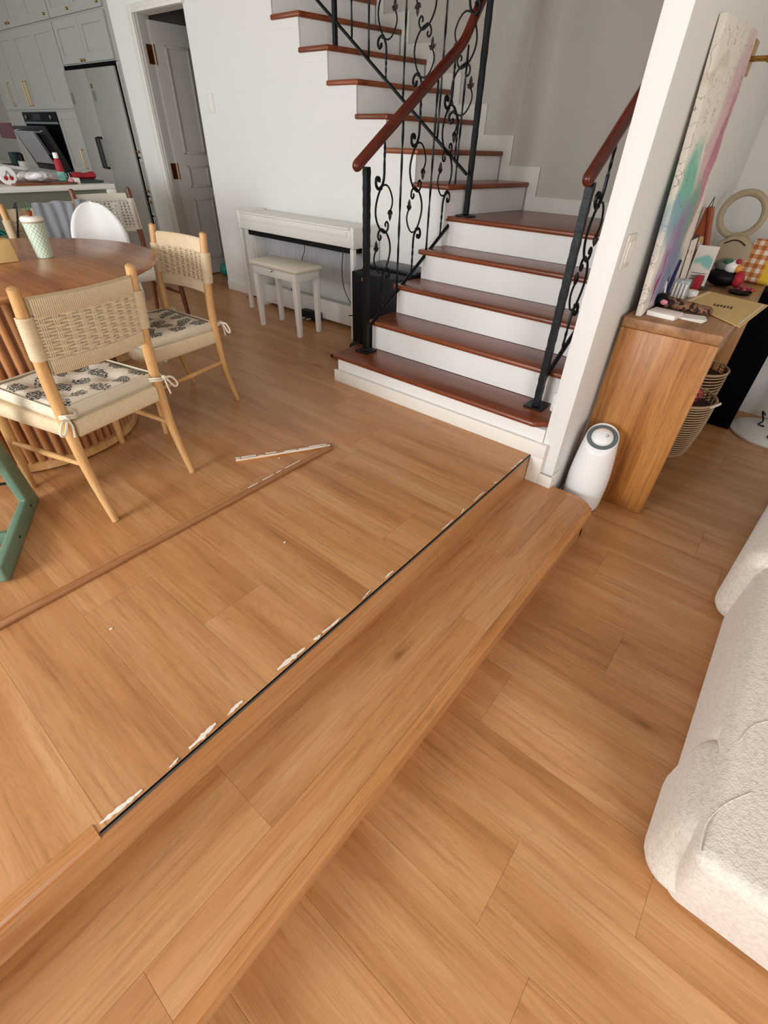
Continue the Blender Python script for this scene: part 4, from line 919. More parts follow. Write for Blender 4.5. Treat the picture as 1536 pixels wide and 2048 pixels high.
def cushion(label, group):
    t = thing('seat_cushion', label, 'cushion', (0, 0, 0), 0, group)
    # tufted square pad
    nx = 28; v = []; f = []; hw, d0, d1 = .222, .068, .520
    tufts = [(-.10, .20), (.10, .20), (-.10, .39), (.10, .39), (0, .295)]
    def top(u, w_):
        x = -hw+2*hw*u; y = d0+(d1-d0)*w_
        e = min(u, 1-u, w_, 1-w_); z = .060*(min(1, e/.05))**.4 if e < .05 else .060
        for (tx, ty) in tufts:
            dd_ = math.hypot(x-tx, y-ty); z -= .020*math.exp(-(dd_/.035)**2)+.006*math.exp(-(dd_/.09)**2)
        z += .003*mnoise.noise(Vector((x*14, y*14, 1.3)))
        return x*(1+.02*(1-abs(2*w_-1))), y, z
    for j in range(nx+1):
        for i in range(nx+1):
            x, y, z = top(i/nx, j/nx); v.append((x, y, z))
    for j in range(nx):
        for i in range(nx): a = j*(nx+1)+i; f.append((a, a+1, a+nx+2, a+nx+1))
    M1 = MB().add(v, f); o = M1.build('cover_top', 'cushion_print', t, local=True, smooth=70)
    # body
    bx = MB(); ring = []
    def edge(off, z):
        n_ = 14; out = []; X, Y0_, Y1_ = hw+off, d0-off, d1+off; r_ = .03
        for (cx, cy, a0) in ((X-r_, Y0_+r_, -PI/2), (X-r_, Y1_-r_, 0), (-X+r_, Y1_-r_, PI/2), (-X+r_, Y0_+r_, PI)):
            for q in range(5): a = a0+PI/2*q/4; out.append((cx+r_*math.cos(a), cy+r_*math.sin(a), z+.002*math.sin(9*cx+7*cy+q)))
        return out
    levels = [(-.012, .0), (.002, .006), (.010, .028), (.004, .050), (-.002, .0575)]
    v = []; 
    for (o_, z_) in levels: v += edge(o_, z_)
    n_ = 20; f = [(i*n_+k, i*n_+(k+1) % n_, (i+1)*n_+(k+1) % n_, (i+1)*n_+k) for i in range(len(levels)-1) for k in range(n_)]; f += [tuple(range(n_))[::-1]]
    bx.add(v, f).build('cover_side', 'cushion_side', t, local=True, smooth=70)
    MB().tube(edge(.001, .0555), .0032, 5, closed=True).tube(edge(.004, .004), .0030, 5, closed=True).build('piping', 'tie', t, local=True)
    for sx in (-1, 1):
        mb = MB(); c = Vector((sx*.212, .045, .045))
        mb.tube([c+Vector((.030*math.cos(a), .030*math.sin(a), .004*math.sin(2*a))) for a in [2*PI*q/14 for q in range(14)]], .0042, 5, closed=True)
        mb.tube([c+Vector((.030*math.cos(a), .030*math.sin(a), -.010+.004*math.sin(2*a))) for a in [2*PI*q/14 for q in range(14)]], .0042, 5, closed=True)
        k0 = c+Vector((sx*.022, -.030, -.004)); mb.ball(k0, .011, 8, 6)
        mb.tube(smooth_path([k0, k0+Vector((sx*.030, -.012, -.004)), k0+Vector((sx*.052, -.014, -.042)), k0+Vector((sx*.034, -.012, -.050)), k0+Vector((sx*.006, -.008, -.006))], 4), .0048, 5)
        mb.tube(smooth_path([k0, k0+Vector((-sx*.004, -.012, -.03)), k0+Vector((sx*.004, -.012, -.075))], 4), .0042, 5)
        mb.build('tie', 'tie', t, local=True)
    return t
def place(root, o2, rz): root.location = Vector(o2)*S; root.rotation_euler = (0, 0, rz); root['_loc'] = o2
ch1 = make_chair('light oak chair with woven cord back in the foreground, back towards the viewer', 'cord dining chairs')
rz1 = math.atan2(-.112, -.536)-PI/2
place(ch1, (-1.985, .722, 0), rz1)
rz2 = math.radians(184.5)
ch2 = dup(ch1, (-2.78, 1.60, 0), rz2, 'light oak woven cord chair at the far right side of the table', 'cord dining chairs')
rz4 = math.radians(-72)-0.0
ch4 = dup(ch1, (-4.42, 1.49, 0), math.radians(-100), 'light oak woven cord chair by the island under a grey cloth', 'cord dining chairs')
cu1 = cushion('cream cushion with dark printed motifs on the foreground chair', 'tied seat cushions')
place(cu1, (-1.985, .722, .457), rz1)
cu2 = dup(cu1, (-2.78, 1.60, .457), rz2, 'cream cushion with dark printed motifs on the far right chair', 'tied seat cushions')
ch3 = make_chair('dark walnut chair with an open white rope back by the island', None, 'walnut', 'rope_white', h=1.0, white=True)
place(ch3, (-4.74, 2.09, 0), math.radians(-92))

# grey cloth over chair 4 and black strap
M4 = Matrix.Translation((-4.42, 1.49, 0)) @ Matrix.Rotation(math.radians(-100), 4, 'Z')
v = []; f = []; NX = 40
prof = [(-.075, .56), (-.062, .66), (-.052, .78), (-.042, .88), (-.034, .935), (-.012, .950), (.012, .935), (.020, .88), (.030, .80), (.040, .70)]
for i in range(NX+1):
    s_ = i/NX; x = .04-.36*s_
    for j, (y, z) in enumerate(prof):
        fold = .010*math.sin(s_*34+.5*j*.3)*(1-abs(j-5)/9.); bowy = .03-.034*(1-min(1, (x/.205)**2)); v.append(M4 @ Vector((x+.006*math.sin(j+s_*9), y+bowy+fold*(1 if j < 5 else -1)-.0, z+.004*math.sin(s_*17)+.02*s_)))
npf = len(prof)
f = [(i*npf+k, (i+1)*npf+k, (i+1)*npf+k+1, i*npf+k+1) for i in range(NX) for k in range(npf-1)]
o = MB().add(v, f).build('draped_cloth', 'grey_cloth', smooth=80); md = o.modifiers.new('s', 'SOLIDIFY'); md.thickness = .005; md.offset = 0
tag(o, 'pleated grey cloth draped over a chair back by the island', 'cloth')
o = MB().tube([M4 @ Vector(p) for p in smooth_path([(.25, .075, .52), (.22, .065, .70), (.15, .05, .90), (.135, 0, .95), (.15, -.05, .90), (.16, -.055, .70), (.17, -.05, .50)], 4)], .018, 4, flat=.25, up=(1, 0, 0)).build('bag_strap', 'black_plastic')
tag(o, 'wide black bag strap hung over the post of the chair with the grey cloth', 'strap')

# white shell chair
ws = thing('shell_chair', 'white plastic child chair with a tall rounded back at the far side of the table', 'chair', (-3.82, 1.61, 0))
Mw = Matrix.Translation((-3.82, 1.60, 0)) @ Matrix.Rotation(math.radians(-113), 4, 'Z')
v = []; f = []; prof = []
for i in range(17):
    z = .50+.50*math.sin(PI/2*i/16); hw = .175*min(1, math.sqrt(max(0, 1-((z-.76)/.2405)**2)) if z > .76 else 1); hw = max(hw, .012); prof.append((z, hw))
NC = 12
for (z, hw) in prof:
    for k in range(NC+1):
        s_ = -1+2*k/NC; v.append(Mw @ Vector((s_*hw, -.02-(z-.5)*.10+.030*(s_*s_)*(hw/.17), z)))
f = [(i*(NC+1)+k, i*(NC+1)+k+1, (i+1)*(NC+1)+k+1, (i+1)*(NC+1)+k) for i in range(16) for k in range(NC)]
o = MB().add(v, f).build('back_shell', 'white_shell', ws, smooth=80); md = o.modifiers.new('s', 'SOLIDIFY'); md.thickness = .012
MB().box(-.17, .17, -.01, .27, .48, .51).xf(Mw).build('seat', 'white_shell', ws, bevel=.012)
for sx, sy, mt_ in ((-1, 0, 'chrome'), (1, 0, 'chrome'), (-1, 1, 'white_shell'), (1, 1, 'white_shell')):
    MB().tube([Mw @ Vector((sx*.13, .02+sy*.2, .48)), Mw @ Vector((sx*.19, -.05+sy*.32, 0))], .014, 10).build('leg', mt_, ws)

# ------------------------------------------------------------------ table
TC = (-3.02, .745); TZ = .86; TR = .725
tb = thing('dining_table', 'round brown wooden dining table on a slatted drum base', 'table', (TC[0], TC[1], 0))
MB().lathe([(TR-.10, TZ-.05), (TR-.03, TZ-.030), (TR-.006, TZ-.018), (TR, TZ-.010), (TR-.002, TZ-.003), (TR-.008, TZ)], TC[0], TC[1], 96).build('tabletop', 'table_wood', tb, smooth=50)
DC = (-3.015, .64); DR = .462
MB().lathe([(DR+.022, 0.012), (DR+.022, .042), (DR+.016, .046)], DC[0], DC[1], 72).build('base_ring', 'oak_z', tb)
MB().lathe([(DR-.03, 0.0), (DR-.03, .0115)], DC[0], DC[1], 48).build('foot_ring', 'black_plastic', tb)
MB().lathe([(DR-.012, .0465), (DR-.012, TZ-.0505)], DC[0], DC[1], 72).build('drum', 'walnut', tb)
hs_ = [( .018*math.cos(a), .016*math.sin(a)) for a in [-PI/2+PI*q/6 for q in range(7)]]
smb = MB().prism([(p[1]*1.0, p[0]) for p in hs_][::-1], 'z', .0465, TZ-.051)
first = None
for i in range(66):
    a = 2*PI*i/66
    if first is None:
        # local mesh: slat pointing to +y at origin
        first = smb.build('slat', 'slat_wood', tb, local=True); o = first
    else:
        o = first.copy(); C.objects.link(o)
    o.location = (Vector((DC[0]+(DR-.012)*math.cos(a), DC[1]+(DR-.012)*math.sin(a), 0))-Vector((TC[0], TC[1], 0)))*S; o.rotation_euler = (0, 0, a-PI/2)
cp = thing('tumbler', 'mint lattice patterned tumbler with cream lid on the table', 'cup', (-2.985, .957, TZ))
MB().lathe([(.034, TZ+.0005), (.037, TZ+.004), (.040, TZ+.05), (.046, TZ+.15)], -2.985, .957, 28).build('cup_body', 'cup_lattice', cp)
MB().lathe([(.0465, TZ+.1502), (.0475, TZ+.158)], -2.985, .957, 28).build('band', 'taupe', cp)
MB().lathe([(.049, TZ+.1582), (.049, TZ+.168), (.042, TZ+.176), (.030, TZ+.177)], -2.985, .957, 28).build('lid', 'paper', cp, smooth=50)
ct = thing('plant_topper', 'tiny clay pot with a green sprig on the tumbler lid', 'ornament', (-2.985, .957, TZ+.178))
MB().lathe([(.009, TZ+.1775), (.015, TZ+.196), (.013, TZ+.197)], -2.988, .957, 12).build('pot', 'clay', ct)
for i in range(5):
    a = 2*PI*i/5; MB().tube(smooth_path([(-2.988, .957, TZ+.19), (-2.988+.010*math.cos(a), .957+.010*math.sin(a), TZ+.208), (-2.988+.014*math.cos(a), .957+.014*math.sin(a), TZ+.222+.004*(i % 3))], 3), .0022, 5).build('sprig', 'leaf_green', ct)
tag(MB().hexa([(-3.13, .70, TZ+.0005), (-2.955, .66, TZ+.0005), (-2.955, .83, TZ+.0005), (-3.13, .84, TZ+.0005), (-3.12, .71, TZ+.095), (-2.965, .67, TZ+.095), (-2.965, .825, TZ+.095), (-3.12, .83, TZ+.095)]).build('tissue_box', 'tan_box', bevel=.005), 'tan carton standing at the left edge of the table', 'box')
mb = MB()
for i in range(60):
    a, b_ = rnd.uniform(0, 2*PI), rnd.uniform(-.3, 1.2); r_ = rnd.uniform(.02, .05); c = Vector((-3.05, .79, TZ+.100)); d_ = Vector((math.cos(a)*math.cos(b_), math.sin(a)*math.cos(b_), abs(math.sin(b_))))*r_
    mb.tube([c+d_*.3, c+d_+Vector((0, 0, .005)), c+d_*1.15+Vector((.006, .004, 0))], [.003, .006, .002], 4, flat=.4)
tag(mb.build('tinsel_bunch', 'teal_foil'), 'bunch of shiny dark teal foil on the tan carton', 'decoration')

# ------------------------------------------------------------------ green child chair, foreground left
gc = thing('high_chair', 'sage green wooden high chair leg frame at the left edge', 'chair', (-2.1, .1, 0))
A0 = Vector((-2.342, .347, 0)); A1 = Vector((-1.862, .062, 0)); gd = (A1-A0).normalized(); gn = Vector((-gd.y, gd.x, 0)) # gn: towards +x+y side (away from camera-left)
def gside(off):
    o_ = gn*off
    def Q(s_, z): return A0+o_+gd*s_+Vector((0, 0, z))
    def plate(poly, th_, name):
        n_ = len(poly); v = [Q(s_, z) for s_, z in poly]+[Q(s_, z)-gn*th_ for s_, z in poly]
        MB().add(v, [tuple(range(n_))[::-1], tuple(range(n_, 2*n_))]+[(i, (i+1) % n_, n_+(i+1) % n_, n_+i) for i in range(n_)]).build(name, 'green_paint', gc, bevel=.008, seg=3)
    # L profile: upright leaning back, joined to floor bar
    plate([(0, 0), (.545, 0), (.570, .018), (.560, .075), (.12, .078), (.155, .35), (.20, .62), (.125, .64), (.045, .27)], .035, 'side_frame')
gside(0); gside(-.46)
def gb(s0, s1, z0, z1, name, mat, o0=-.04, o1=-.455):
    P8 = [A0+gd*s_+gn*o_+Vector((0, 0, z)) for z in (z0, z1) for (s_, o_) in ((s0, o0), (s1, o0), (s1, o1), (s0, o1))]
    MB().hexa(P8).build(name, mat, gc, bevel=.004)
gb(.30, .325, .01, .065, 'cross_bar', 'green_paint')
gb(-.02, .20, .295, .312, 'foot_board', 'green_paint')
MB().tube([A0+gd*.09+gn*-.04+Vector((0, 0, .16)), A0+gd*.09+gn*-.455+Vector((0, 0, .16))], .006, 8).build('tie_rod', 'black_plastic', gc)
for s_, z_ in ((.115, .045), (.33, .04)): MB().tube([A0+gd*s_+gn*.0005+Vector((0, 0, z_)), A0+gd*s_+gn*.002+Vector((0, 0, z_))], .006, 10).build('screw', 'black_plastic', gc)

# ------------------------------------------------------------------ air purifier
ap = thing('air_purifier', 'white tapered air purifier with a grey ring on its slanted top', 'air purifier', (-.485, 2.525, ZL))
cx, cy = -.488, 2.522; v = []; f = []; n_ = 40; lv = 16
def ztop(x, y): return .125+.55*(y-cy)-.10*(x-cx)
for i in range(lv+1):
    t = i/lv
    r_ = .104+.007*math.sin(min(1, t/.4)*PI/2)-.026*max(0, (t-.4)/.6)**1.6 if t > 0.03 else .096
    for k in range(n_):
        a = 2*PI*k/n_; x, y = cx+r_*math.cos(a), cy+r_*math.sin(a); zt_ = ztop(x, y); v.append((x, y, ZL+.004+(zt_-ZL-.004)*t))
f = [(i*n_+k, i*n_+(k+1) % n_, (i+1)*n_+(k+1) % n_, (i+1)*n_+k) for i in range(lv) for k in range(n_)]+[tuple(range(n_))[::-1]]
f += [tuple(range(lv*n_, (lv+1)*n_))]
MB().add(v, f).build('body', 'purifier', ap, smooth=60)
MB().lathe([(.098, ZL), (.098, ZL+.0035)], cx, cy, 32).build('foot', 'rubber', ap)
nrm = Vector((.10, -.55, 1)).normalized(); Mt = Matrix.Translation((cx, cy, ztop(cx, cy))) @ Vector((0, 0, 1)).rotation_difference(nrm).to_matrix().to_4x4()
MB().lathe([(.080, .0005), (.080, .005), (.060, .007), (.060, .0015)], 0, 0, 40).xf(Mt).build('grey_ring', 'grey_ring', ap)
MB().lathe([(.058, .0005), (.056, .012), (.047, .022), (.032, .030), (.012, .034)], 0, 0, 40).xf(Mt).build('dome', 'purifier', ap, smooth=60)
MB().lathe([(.008, .0295), (.0085, .0335), (.0065, .034), (.006, .031)], .022, 0, 16).xf(Mt).build('button', 'grey_ring', ap)

# ------------------------------------------------------------------ console and things on it
CX0, CX1, CY0, CY1, CZ = -.612, -.168, 2.66, 4.20, .71
cn = thing('console_table', 'chunky teak console with a solid end panel against the partition wall', 'console', ((CX0+CX1)/2, 3.4, ZL))
wd = (CX1-CX0)
pbox(cn, 'end_panel', 'teak_z', CX0, CX1, CY0, CY0+.05, ZL, CZ-.0485, bevel=.006)
pbox(cn, 'top_board', 'teak_y', CX0, CX1, CY0, CY1, CZ-.048, CZ, bevel=.005)
pbox(cn, 'end_panel', 'teak_z', CX0, CX1, CY1-.05, CY1, ZL, CZ-.0485, bevel=.006)
pbox(cn, 'drawer_front', 'teak_y', CX1-.05, CX1-.02, CY0+.0505, CY1-.0505, CZ-.20, CZ-.0485, bevel=.003)
pbox(cn, 'bottom_board', 'teak_y', CX0, CX1-.08, CY0+.0505, CY1-.0505, ZL+.05, ZL+.09, bevel=.004)
# basket
def basket(name, lab, c, r0, r1, z0, z1, rows_, handles=True):
    t = thing(name, lab, 'basket', (c[0], c[1], z0)); mb = MB()
    def rad(u): return r0+(r1-r0)*math.sin(min(1, u)*PI/2)**.7
    for i in range(rows_+1):
        u = i/rows_; r_ = rad(u); z = z0+.004+(z1-z0)*u
        mb.tube([(c[0]+r_*math.cos(a), c[1]+r_*1.15*math.sin(a), z) for a in [2*PI*q/28 for q in range(28)]], .0042 if i < rows_ else .008, 5, closed=True)
    mb.build('weave', 'wicker', t)
    mb = MB()
    for q in range(20):
        a = 2*PI*q/20; mb.tube([(c[0]+(rad(u)-.003)*math.cos(a), c[1]+(rad(u)-.003)*1.15*math.sin(a), z0+.004+(z1-z0)*u) for u in (0, .15, .35, .6, .8, 1)], .0035, 4)
    mb.build('stakes', 'wicker_dark', t)
    MB().lathe([(r0*.97, z0+.001), (r0*.97, z0+.008)], c[0], c[1], 24).build('bottom', 'wicker_dark', t)
    MB().lathe([(r0*.9, z0+.01), (r1*.93, z1-.04)], c[0], c[1], 24).build('lining', 'dark_brown', t)
    if handles:
        for s_ in (0, PI):
            a0 = -.5+s_; P_ = [(c[0]+(r1+.004+.022*math.sin(PI*q/6))*math.cos(a0+q/6*.5), c[1]+(r1*1.15+.004+.022*math.sin(PI*q/6))*math.sin(a0+q/6*.5), z1+.022*math.sin(PI*q/6)) for q in range(7)]
            MB().tube(P_, .008, 6).build('handle', 'rope_white', t)
    return t
basket('storage_basket', 'round woven basket with rope handles under the console', (-.27, 3.42, 0), .13, .175, ZL+.095, .14, 22)
basket('storage_basket', 'second woven basket further back under the console', (-.29, 3.86, 0), .12, .165, ZL+.095, .20, 20, False)
tag(MB().ball((-.25, 3.42, .16), .07, 12, 8, (1, 1.3, .7)).build('red_cloth_bundle', 'plaid_red'), 'red patterned cloth bundle in the nearer basket', 'cloth')
tag(MB().ball((-.30, 3.62, .17), .075, 12, 8, (1, 1, .9)).build('knit_bundle', 'taupe'), 'beige knitted bundle between the two baskets', 'cloth')
bpy.data.objects['knit_bundle'].location.z -= 0

# painting leaning on the wall; local frame: y across, z up
pt = thing('painting', 'tall abstract canvas with pink, green and violet strokes leaning on the wall', 'painting', (-.575, 2.70, CZ))
lean = math.atan2(.054, 1.05)
Mp = Matrix.Translation((-.548, 2.715, CZ+.0005)) @ Matrix.Rotation(-lean, 4, 'Y') @ Matrix.Rotation(math.radians(2.6), 4, 'X')
pt.matrix_world = Matrix.Translation((Vector((-.548, 2.715, CZ+.0005)))*S) @ Matrix.Rotation(-lean, 4, 'Y') @ Matrix.Rotation(math.radians(2.6), 4, 'X')
MB().box(-.028, 0, 0, .66, 0, 1.055).build('canvas', 'canvas_paint', pt, local=True, bevel=.003)

# sconce
sn_ = thing('wall_sconce', 'brass swing arm wall sconce above the painting', 'sconce', (-.635, 3.50, 1.72))
MB().box(-.6345, -.620, 3.455, 3.545, 1.66, 1.785).build('back_plate', 'brass', sn_, bevel=.006, seg=3)
MB().tube([(-.618, 3.50, 1.72), (-.56, 3.50, 1.72)], .011, 12).ball((-.55, 3.50, 1.72), .016, 10, 8).build('joint', 'brass', sn_)
MB().tube([(-.55, 3.50, 1.72), (-.15, 3.52, 1.74)], .0065, 10).build('arm', 'brass', sn_)
MB().lathe([(.03, 1.75), (.08, 1.62), (.082, 1.62), (.032, 1.755)], -.12, 3.52, 20).build('shade', 'brass', sn_)

z0 = CZ+.0005
# small things along the console
def slab(name, mat, P4, z, th_, lab, cat, group=None, **k):
    return tag(MB().prism(P4, 'z', z, z+th_).build(name, mat, **k), lab, cat, group)
slab('notebook', 'paper', [(-.539, 2.765), (-.404, 2.748), (-.39, 2.86), (-.525, 2.875)], z0, .022, 'small white notebook at the front corner of the console', 'book', bevel=.003)
for i in range(4):
    a = math.radians(-6+7*i); c = Vector((-.36, 2.86, 0)); e1 = Vector((math.cos(a), math.sin(a), 0)); e2 = Vector((-e1.y, e1.x, 0))
    P4 = [tuple((c+e1*s_*.075+e2*t_*.045)[:2]) for s_, t_ in ((-1, -1), (1, -1), (1, 1), (-1, 1))]
    slab('paper_sheet', 'paper', P4, z0+.0026*i, .002, ['lowest white paper slip of the fan beside the notebook', 'second lowest white paper slip of the fan beside the notebook', 'second highest white paper slip of the fan beside the notebook', 'topmost white paper slip of the fan beside the notebook'][i], 'paper', 'paper slips beside the notebook')
fp = thing('fur_pouch', 'brown spotted furry pouch with a pink patch on the console', 'pouch', (-.43, 2.985, CZ))
mb = MB()
for i in range(17): mb.ball((-.53+i*.0135, 2.975+.006*math.sin(i*1.3), CZ+.034-.0006*i), .031, 12, 8, (1.1, 1.6-.02*i, .95-.02*i))
mb.build('pouch_body', 'fur', fp, smooth=80)
MB().ball((-.525, 2.95, CZ+.042), .034, 12, 8, (1.1, 1.2, 1)).build('dark_end', 'black_plastic', fp)
MB().ball((-.505, 2.915, CZ+.040), .013, 10, 6, (1.5, .6, 1)).build('pink_patch', 'pink', fp)
en = thing('envelope', 'large kraft envelope with a small dark emblem hanging over the console edge', 'envelope', (-.25, 3.15, CZ))
P4 = [(-.455, 3.17), (-.135, 2.85), (-.085, 3.44), (-.405, 3.55)]
MB().prism(P4, 'z', CZ+.004, CZ+.008).build('sheet', 'kraft', en)
c = Vector((-.27, 3.22, CZ+.0085))
mb = MB()
for i in range(6): mb.box(c.x-.045+i*.016, c.x-.035+i*.016, c.y-.025-.01*(i % 2), c.y+.025, c.z, c.z+.0005)
mb.build('emblem', 'kraft_print', en)
MB().prism([(-.438, 3.20), (-.430, 3.20), (-.384, 3.53), (-.392, 3.535)], 'z', CZ+.0082, CZ+.0088).build('border', 'paper', en)
MB().prism([(-.150, 2.89), (-.144, 2.90), (-.102, 3.42), (-.108, 3.425)], 'z', CZ+.0082, CZ+.0088).build('border', 'paper', en)
# pens and clear jar
jr = thing('pen_jar', 'clear plastic case of white markers leaning by the canvas', 'jar', (-.49, 3.18, CZ))
MB().box(-.53, -.455, 3.14, 3.20, z0, CZ+.115).build('case', 'clear_plastic', jr, bevel=.006)
for i in range(4): MB().tube([(-.518+.018*i, 3.13, CZ+.008), (-.518+.018*i, 3.13, CZ+.10)], .007, 8).build('marker', 'paper', jr)
def pen(name, mat, lab, a, b_, r=.008): return tag(MB().tube([a, b_], r, 8).build(name, mat), lab, 'pen')
pen('brush_pen', 'navy', 'long navy brush pen leaning on the canvas', (-.535, 3.08, CZ+.009), (-.555, 3.22, CZ+.19), .010)
pen('brush_pen', 'black_plastic', 'short black pen leaning on the canvas behind the pouch', (-.538, 3.04, CZ+.008), (-.560, 3.09, CZ+.13), .007)
pen('brush_pen', 'paper', 'white pen leaning on the canvas', (-.528, 3.035, CZ+.008), (-.555, 3.06, CZ+.11), .006)
tag(MB().box(-.50, -.46, 3.56, 3.62, z0, CZ+.075).build('red_box', 'red_fabric', bevel=.004), 'small red box behind the marker case', 'box')
tag(MB().lathe([(.028, z0), (.03, CZ+.03), (.028, CZ+.034)], -.455, 3.36, 20).build('tape_roll', 'white_shell'), 'white tape roll beside the marker case', 'tape')
tag(MB().box(-.545, -.49, 3.66, 3.70, z0, CZ+.12).build('dark_brown_box', 'dark_brown', bevel=.004), 'dark brown box behind the red box', 'box')
fr_ = thing('framed_sketch', 'narrow framed ink branch sketch leaning against the canvas', 'picture', (-.57, 3.42, CZ))
Mf = Matrix.Translation((-.545, 3.36, CZ+.001)) @ Matrix.Rotation(-.07, 4, 'Y')
MB().box(-.014, 0, 0, .20, 0, .27).xf(Mf).build('mount', 'art_ink', fr_)
MB().box(-.016, .004, -.008, -.0005, 0, .275).box(-.016, .004, .2005, .208, 0, .275).box(-.016, .004, -.008, .208, .2705, .279).xf(Mf).build('frame', 'dark_brown', fr_)
cnn = thing('wooden_shrine', 'tall terracotta brown A shaped ornament with a hanging string', 'ornament', (-.60, 3.86, CZ))
MB().prism([(-.632, z0), (-.47, z0), (-.578, 1.115), (-.606, 1.115)], 'y', 3.72, 3.80).build('body', 'terracotta', cnn, bevel=.006)
MB().prism([(-.602, .86), (-.553, .93), (-.602, .95)], 'y', 3.716, 3.7195).build('white_patch', 'paper', cnn)
MB().prism([(-.602, .951), (-.553, .931), (-.560, .965), (-.602, .972)], 'y', 3.716, 3.7195).build('band', 'kraft', cnn)
MB().tube([(-.475, 3.70, CZ+.012), (-.588, 3.705, 1.112)], .007, 6).tube([(-.628, 3.70, CZ+.012), (-.602, 3.705, 1.112)], .005, 6).build('front_trim', 'clay', cnn)
MB().tube([(-.600, 3.72, 1.11), (-.588, 3.73, 1.165), (-.584, 3.74, 1.11)], .0025, 5).build('string', 'black_plastic', cnn)
cd = thing('desk_calendar', 'small standing calendar card with coloured print', 'calendar', (-.50, 3.62, CZ))
Mc = Matrix.Translation((-.545, 3.86, CZ+.016)) @ Matrix.Rotation(math.radians(-78), 4, 'Z') @ Matrix.Rotation(-.12, 4, 'Y')
Mc = Matrix.Translation((-.555, 3.62, z0)) @ Matrix.Rotation(math.radians(-90+8), 4, 'Z')
MB().box(-.004, 0, 0, .11, 0, .225).xf(Mc).build('card', 'paper', cd)
MB().box(.0003, .0012, .008, .102, .012, .188).xf(Mc).build('print', 'card_print', cd)
for i in range(4): MB().box(.0013, .0018, .015, .095, .030+i*.016, .034+i*.016).xf(Mc).build('text_line', 'grey_ring', cd)
fg_ = thing('toy_figure', 'black domed toy with a green and white head and red nose', 'toy', (-.39, 3.78, CZ))
MB().ball((-.385, 3.80, CZ+.052), .055, 18, 12, (1.75, 1.35, .93)).build('body', 'black_plastic', fg_)
MB().ball((-.395, 3.80, CZ+.118), .045, 16, 10, (1.45, 1, .85)).build('head', 'grey_head', fg_)
MB().ball((-.360, 3.775, CZ+.116), .038, 14, 8, (1.1, .9, .95)).build('face', 'white_shell', fg_)
MB().ball((-.385, 3.765, CZ+.140), .024, 12, 8, (1.3, .7, .6)).build('green_patch', 'leaf_green', fg_)
MB().ball((-.325, 3.765, CZ+.112), .022, 10, 8).build('cheek', 'orange_face', fg_)
MB().ball((-.335, 3.755, CZ+.150), .015, 10, 8).build('nose', 'red_fabric', fg_)
MB().ball((-.300, 3.765, CZ+.055), .040, 12, 8, (.8, .8, 1.15)).build('red_wing', 'red_fabric', fg_)
dt = thing('glasses_tray', 'round dark tray holding a red patterned pouch', 'tray', (-.25, 3.66, CZ))
MB().lathe([(.05, z0), (.062, CZ+.012), (.060, CZ+.016), (.045, CZ+.006)], -.255, 3.66, 24).build('dish', 'black_plastic', dt)
tag(MB().ball((-.235, 3.68, CZ+.026), .025, 12, 8, (2.0, 1.2, .5)).build('patterned_pouch', 'plaid_red'), 'red patterned pouch lying on the round tray', 'pouch')
tag(MB().lathe([(.035, z0), (.038, CZ+.010), (.02, CZ+.014)], -.45, 3.63, 20).build('coaster', 'grey_green'), 'dark round coaster in front of the black toy', 'coaster')
slab('glasses_case', 'grey_green', [(-.335, 4.05), (-.225, 4.09), (-.24, 4.17), (-.35, 4.13)], z0, .028, 'dark olive flat case near the gingham cushion', 'case', bevel=.006)
gp = MB().box(-.12, .12, -.035, .035, 0, .22)
gp.xf(Matrix.Translation((-.275, 4.285, CZ+.002)) @ Matrix.Rotation(math.radians(-16), 4, 'Z') @ Matrix.Rotation(math.radians(-28), 4, 'X'))
tag(MB().box(-.17, .17, -.03, .03, 0, .26).xf(Matrix.Translation((-.20, 4.04, CZ+.006)) @ Matrix.Rotation(math.radians(-12), 4, 'Z') @ Matrix.Rotation(math.radians(-32), 4, 'X')).build('gingham_cushion', 'gingham', bevel=.025, seg=4, smooth=70), 'orange gingham cushion with a yellow band at the far end of the console', 'cushion')
# taupe bag with ring handle
bgx = thing('ring_bag', 'taupe felt bag with a large ring handle behind the toy', 'bag', (-.42, 4.35, CZ))
def rpt(cx_, cz_, r_, n_=40): return [(cx_+r_*math.cos(2*PI*q/n_), 4.16, cz_+r_*math.sin(2*PI*q/n_)) for q in range(n_)]
MB().tube(rpt(-.465, 1.06, .118), .020, 8, closed=True, flat=1.2).build('ring_handle', 'taupe', bgx)
MB().prism([(-.53, .905), (-.46, .955), (-.39, .955), (-.33, .90), (-.30, CZ+.002), (-.49, CZ+.002)], 'y', 4.10, 4.19).build('bag_body', 'taupe', bgx, bevel=.015)
MB().tube([(x_, 4.098, .90+.028*math.cos((x_+.43)*24)) for x_ in [-.49+.012*q for q in range(11)]], .004, 5).build('opening_seam', 'dark_brown', bgx)

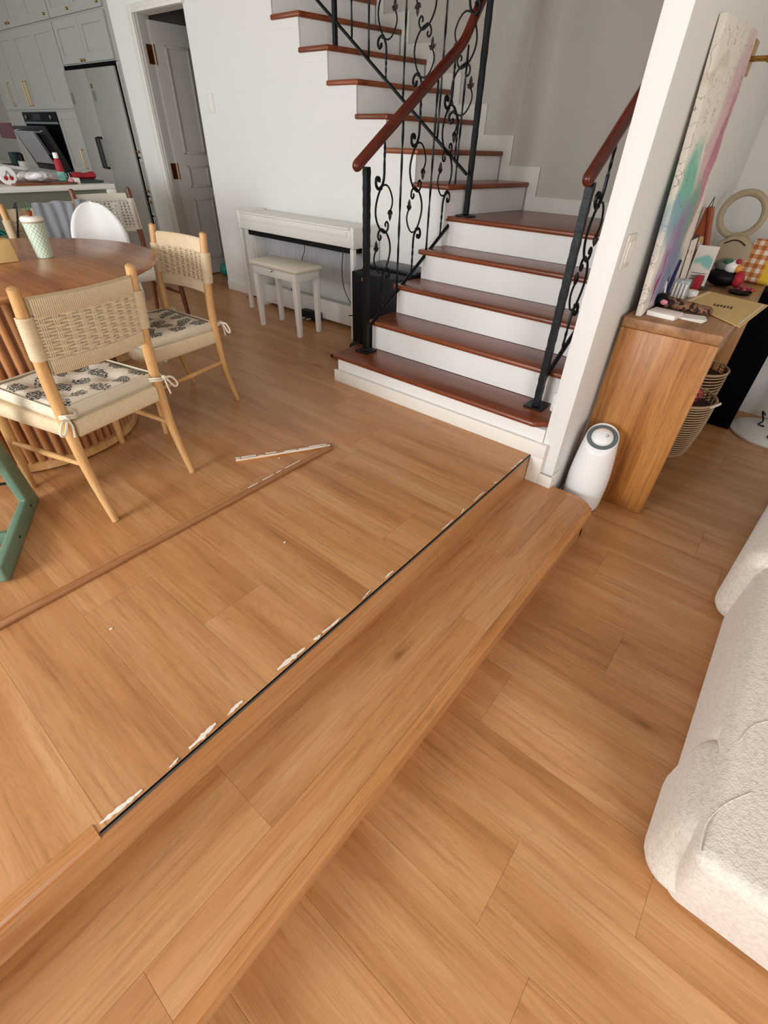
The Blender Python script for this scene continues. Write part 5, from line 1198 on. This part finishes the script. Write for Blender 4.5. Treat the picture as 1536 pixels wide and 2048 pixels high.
# black cabinet beyond the console, lamp base
tag(MB().box(-.62, .035, 4.26, 4.70, ZL+.001, .64).build('black_cabinet', 'black_void', bevel=.004), 'tall black cabinet between the console and the far wall', 'cabinet')
lb = thing('floor_lamp', 'white floor lamp with a round base by the far wall', 'lamp', (.285, 4.38, ZL))
MB().lathe([(.255, ZL), (.26, ZL+.012), (.25, ZL+.022), (.05, ZL+.034)], .285, 4.38, 56).build('base', 'white_shell', lb, smooth=50)
MB().tube([(.30, 4.40, ZL+.03), (.30, 4.40, 1.3)], .026, 14).build('pole', 'white_shell', lb)
MB().lathe([(.16, 1.25), (.20, 1.0)], .30, 4.40, 30).build('lamp_shade', 'paper', lb)
cable('lamp_cable', 'black cable looped over the lamp base', [(.22, 4.64, ZL+.05), (.19, 4.58, ZL+.09), (.22, 4.50, ZL+.05), (.20, 4.45, ZL+.031), (.24, 4.42, ZL+.04)], .006)
cable('lamp_cable', 'black cable loop in front of the lamp pole', [(.34, 4.20, ZL+.04), (.29, 4.24, ZL+.036), (.30, 4.30, ZL+.038), (.36, 4.33, ZL+.044)], .006)

# ------------------------------------------------------------------ sofa
sf = thing('sofa', 'cream boucle sofa with rounded ends at the right edge', 'sofa', (.95, 2.0, ZL))
def puff(name, x0, x1, y0, y1, z0, z1, r, M=None, seg=6):
    mb = MB().box(x0, x1, y0, y1, z0, z1)
    if M: mb.xf(M)
    return mb.build(name, 'boucle', sf, bevel=r, seg=seg, smooth=80)
# seat block with a slightly battered front face
P8 = [(.41, .825, ZL+.004), (1.9, .825, ZL+.004), (1.9, 3.3, ZL+.004), (.41, 3.3, ZL+.004), (.36, .765, .055), (1.9, .765, .055), (1.9, 3.3, .055), (.36, 3.3, .055)]
MB().hexa(P8).build('seat_block', 'boucle', sf, bevel=.045, seg=5, smooth=80)
puff('end_roll', .325, .62, .815, 1.19, ZL+.004, .045, .09)
MB().tube(smooth_path([(.375, .79, .048), (.372, .86, .0545), (.40, .94, .0555), (.45, 1.02, .0555)], 5), .0024, 5).build('seam', 'boucle', sf)
MB().tube(smooth_path([(.40, 1.15, .0545), (.43, 1.24, .0555), (.50, 1.31, .0555), (.62, 1.34, .0555)], 5), .0024, 5).build('seam', 'boucle', sf)
puff('side_cushion', .352, .95, 1.13, 2.10, ZL+.004, .052, .07)
puff('arm_roll', .285, .95, 2.06, 3.6, ZL+.004, .09, .09, Matrix.Translation((.285, 2.06, 0)) @ Matrix.Rotation(math.radians(-5.5), 4, 'Z') @ Matrix.Translation((-.285, -2.06, 0)))

for o in bpy.data.objects:
    if '_loc' in o: del o['_loc']
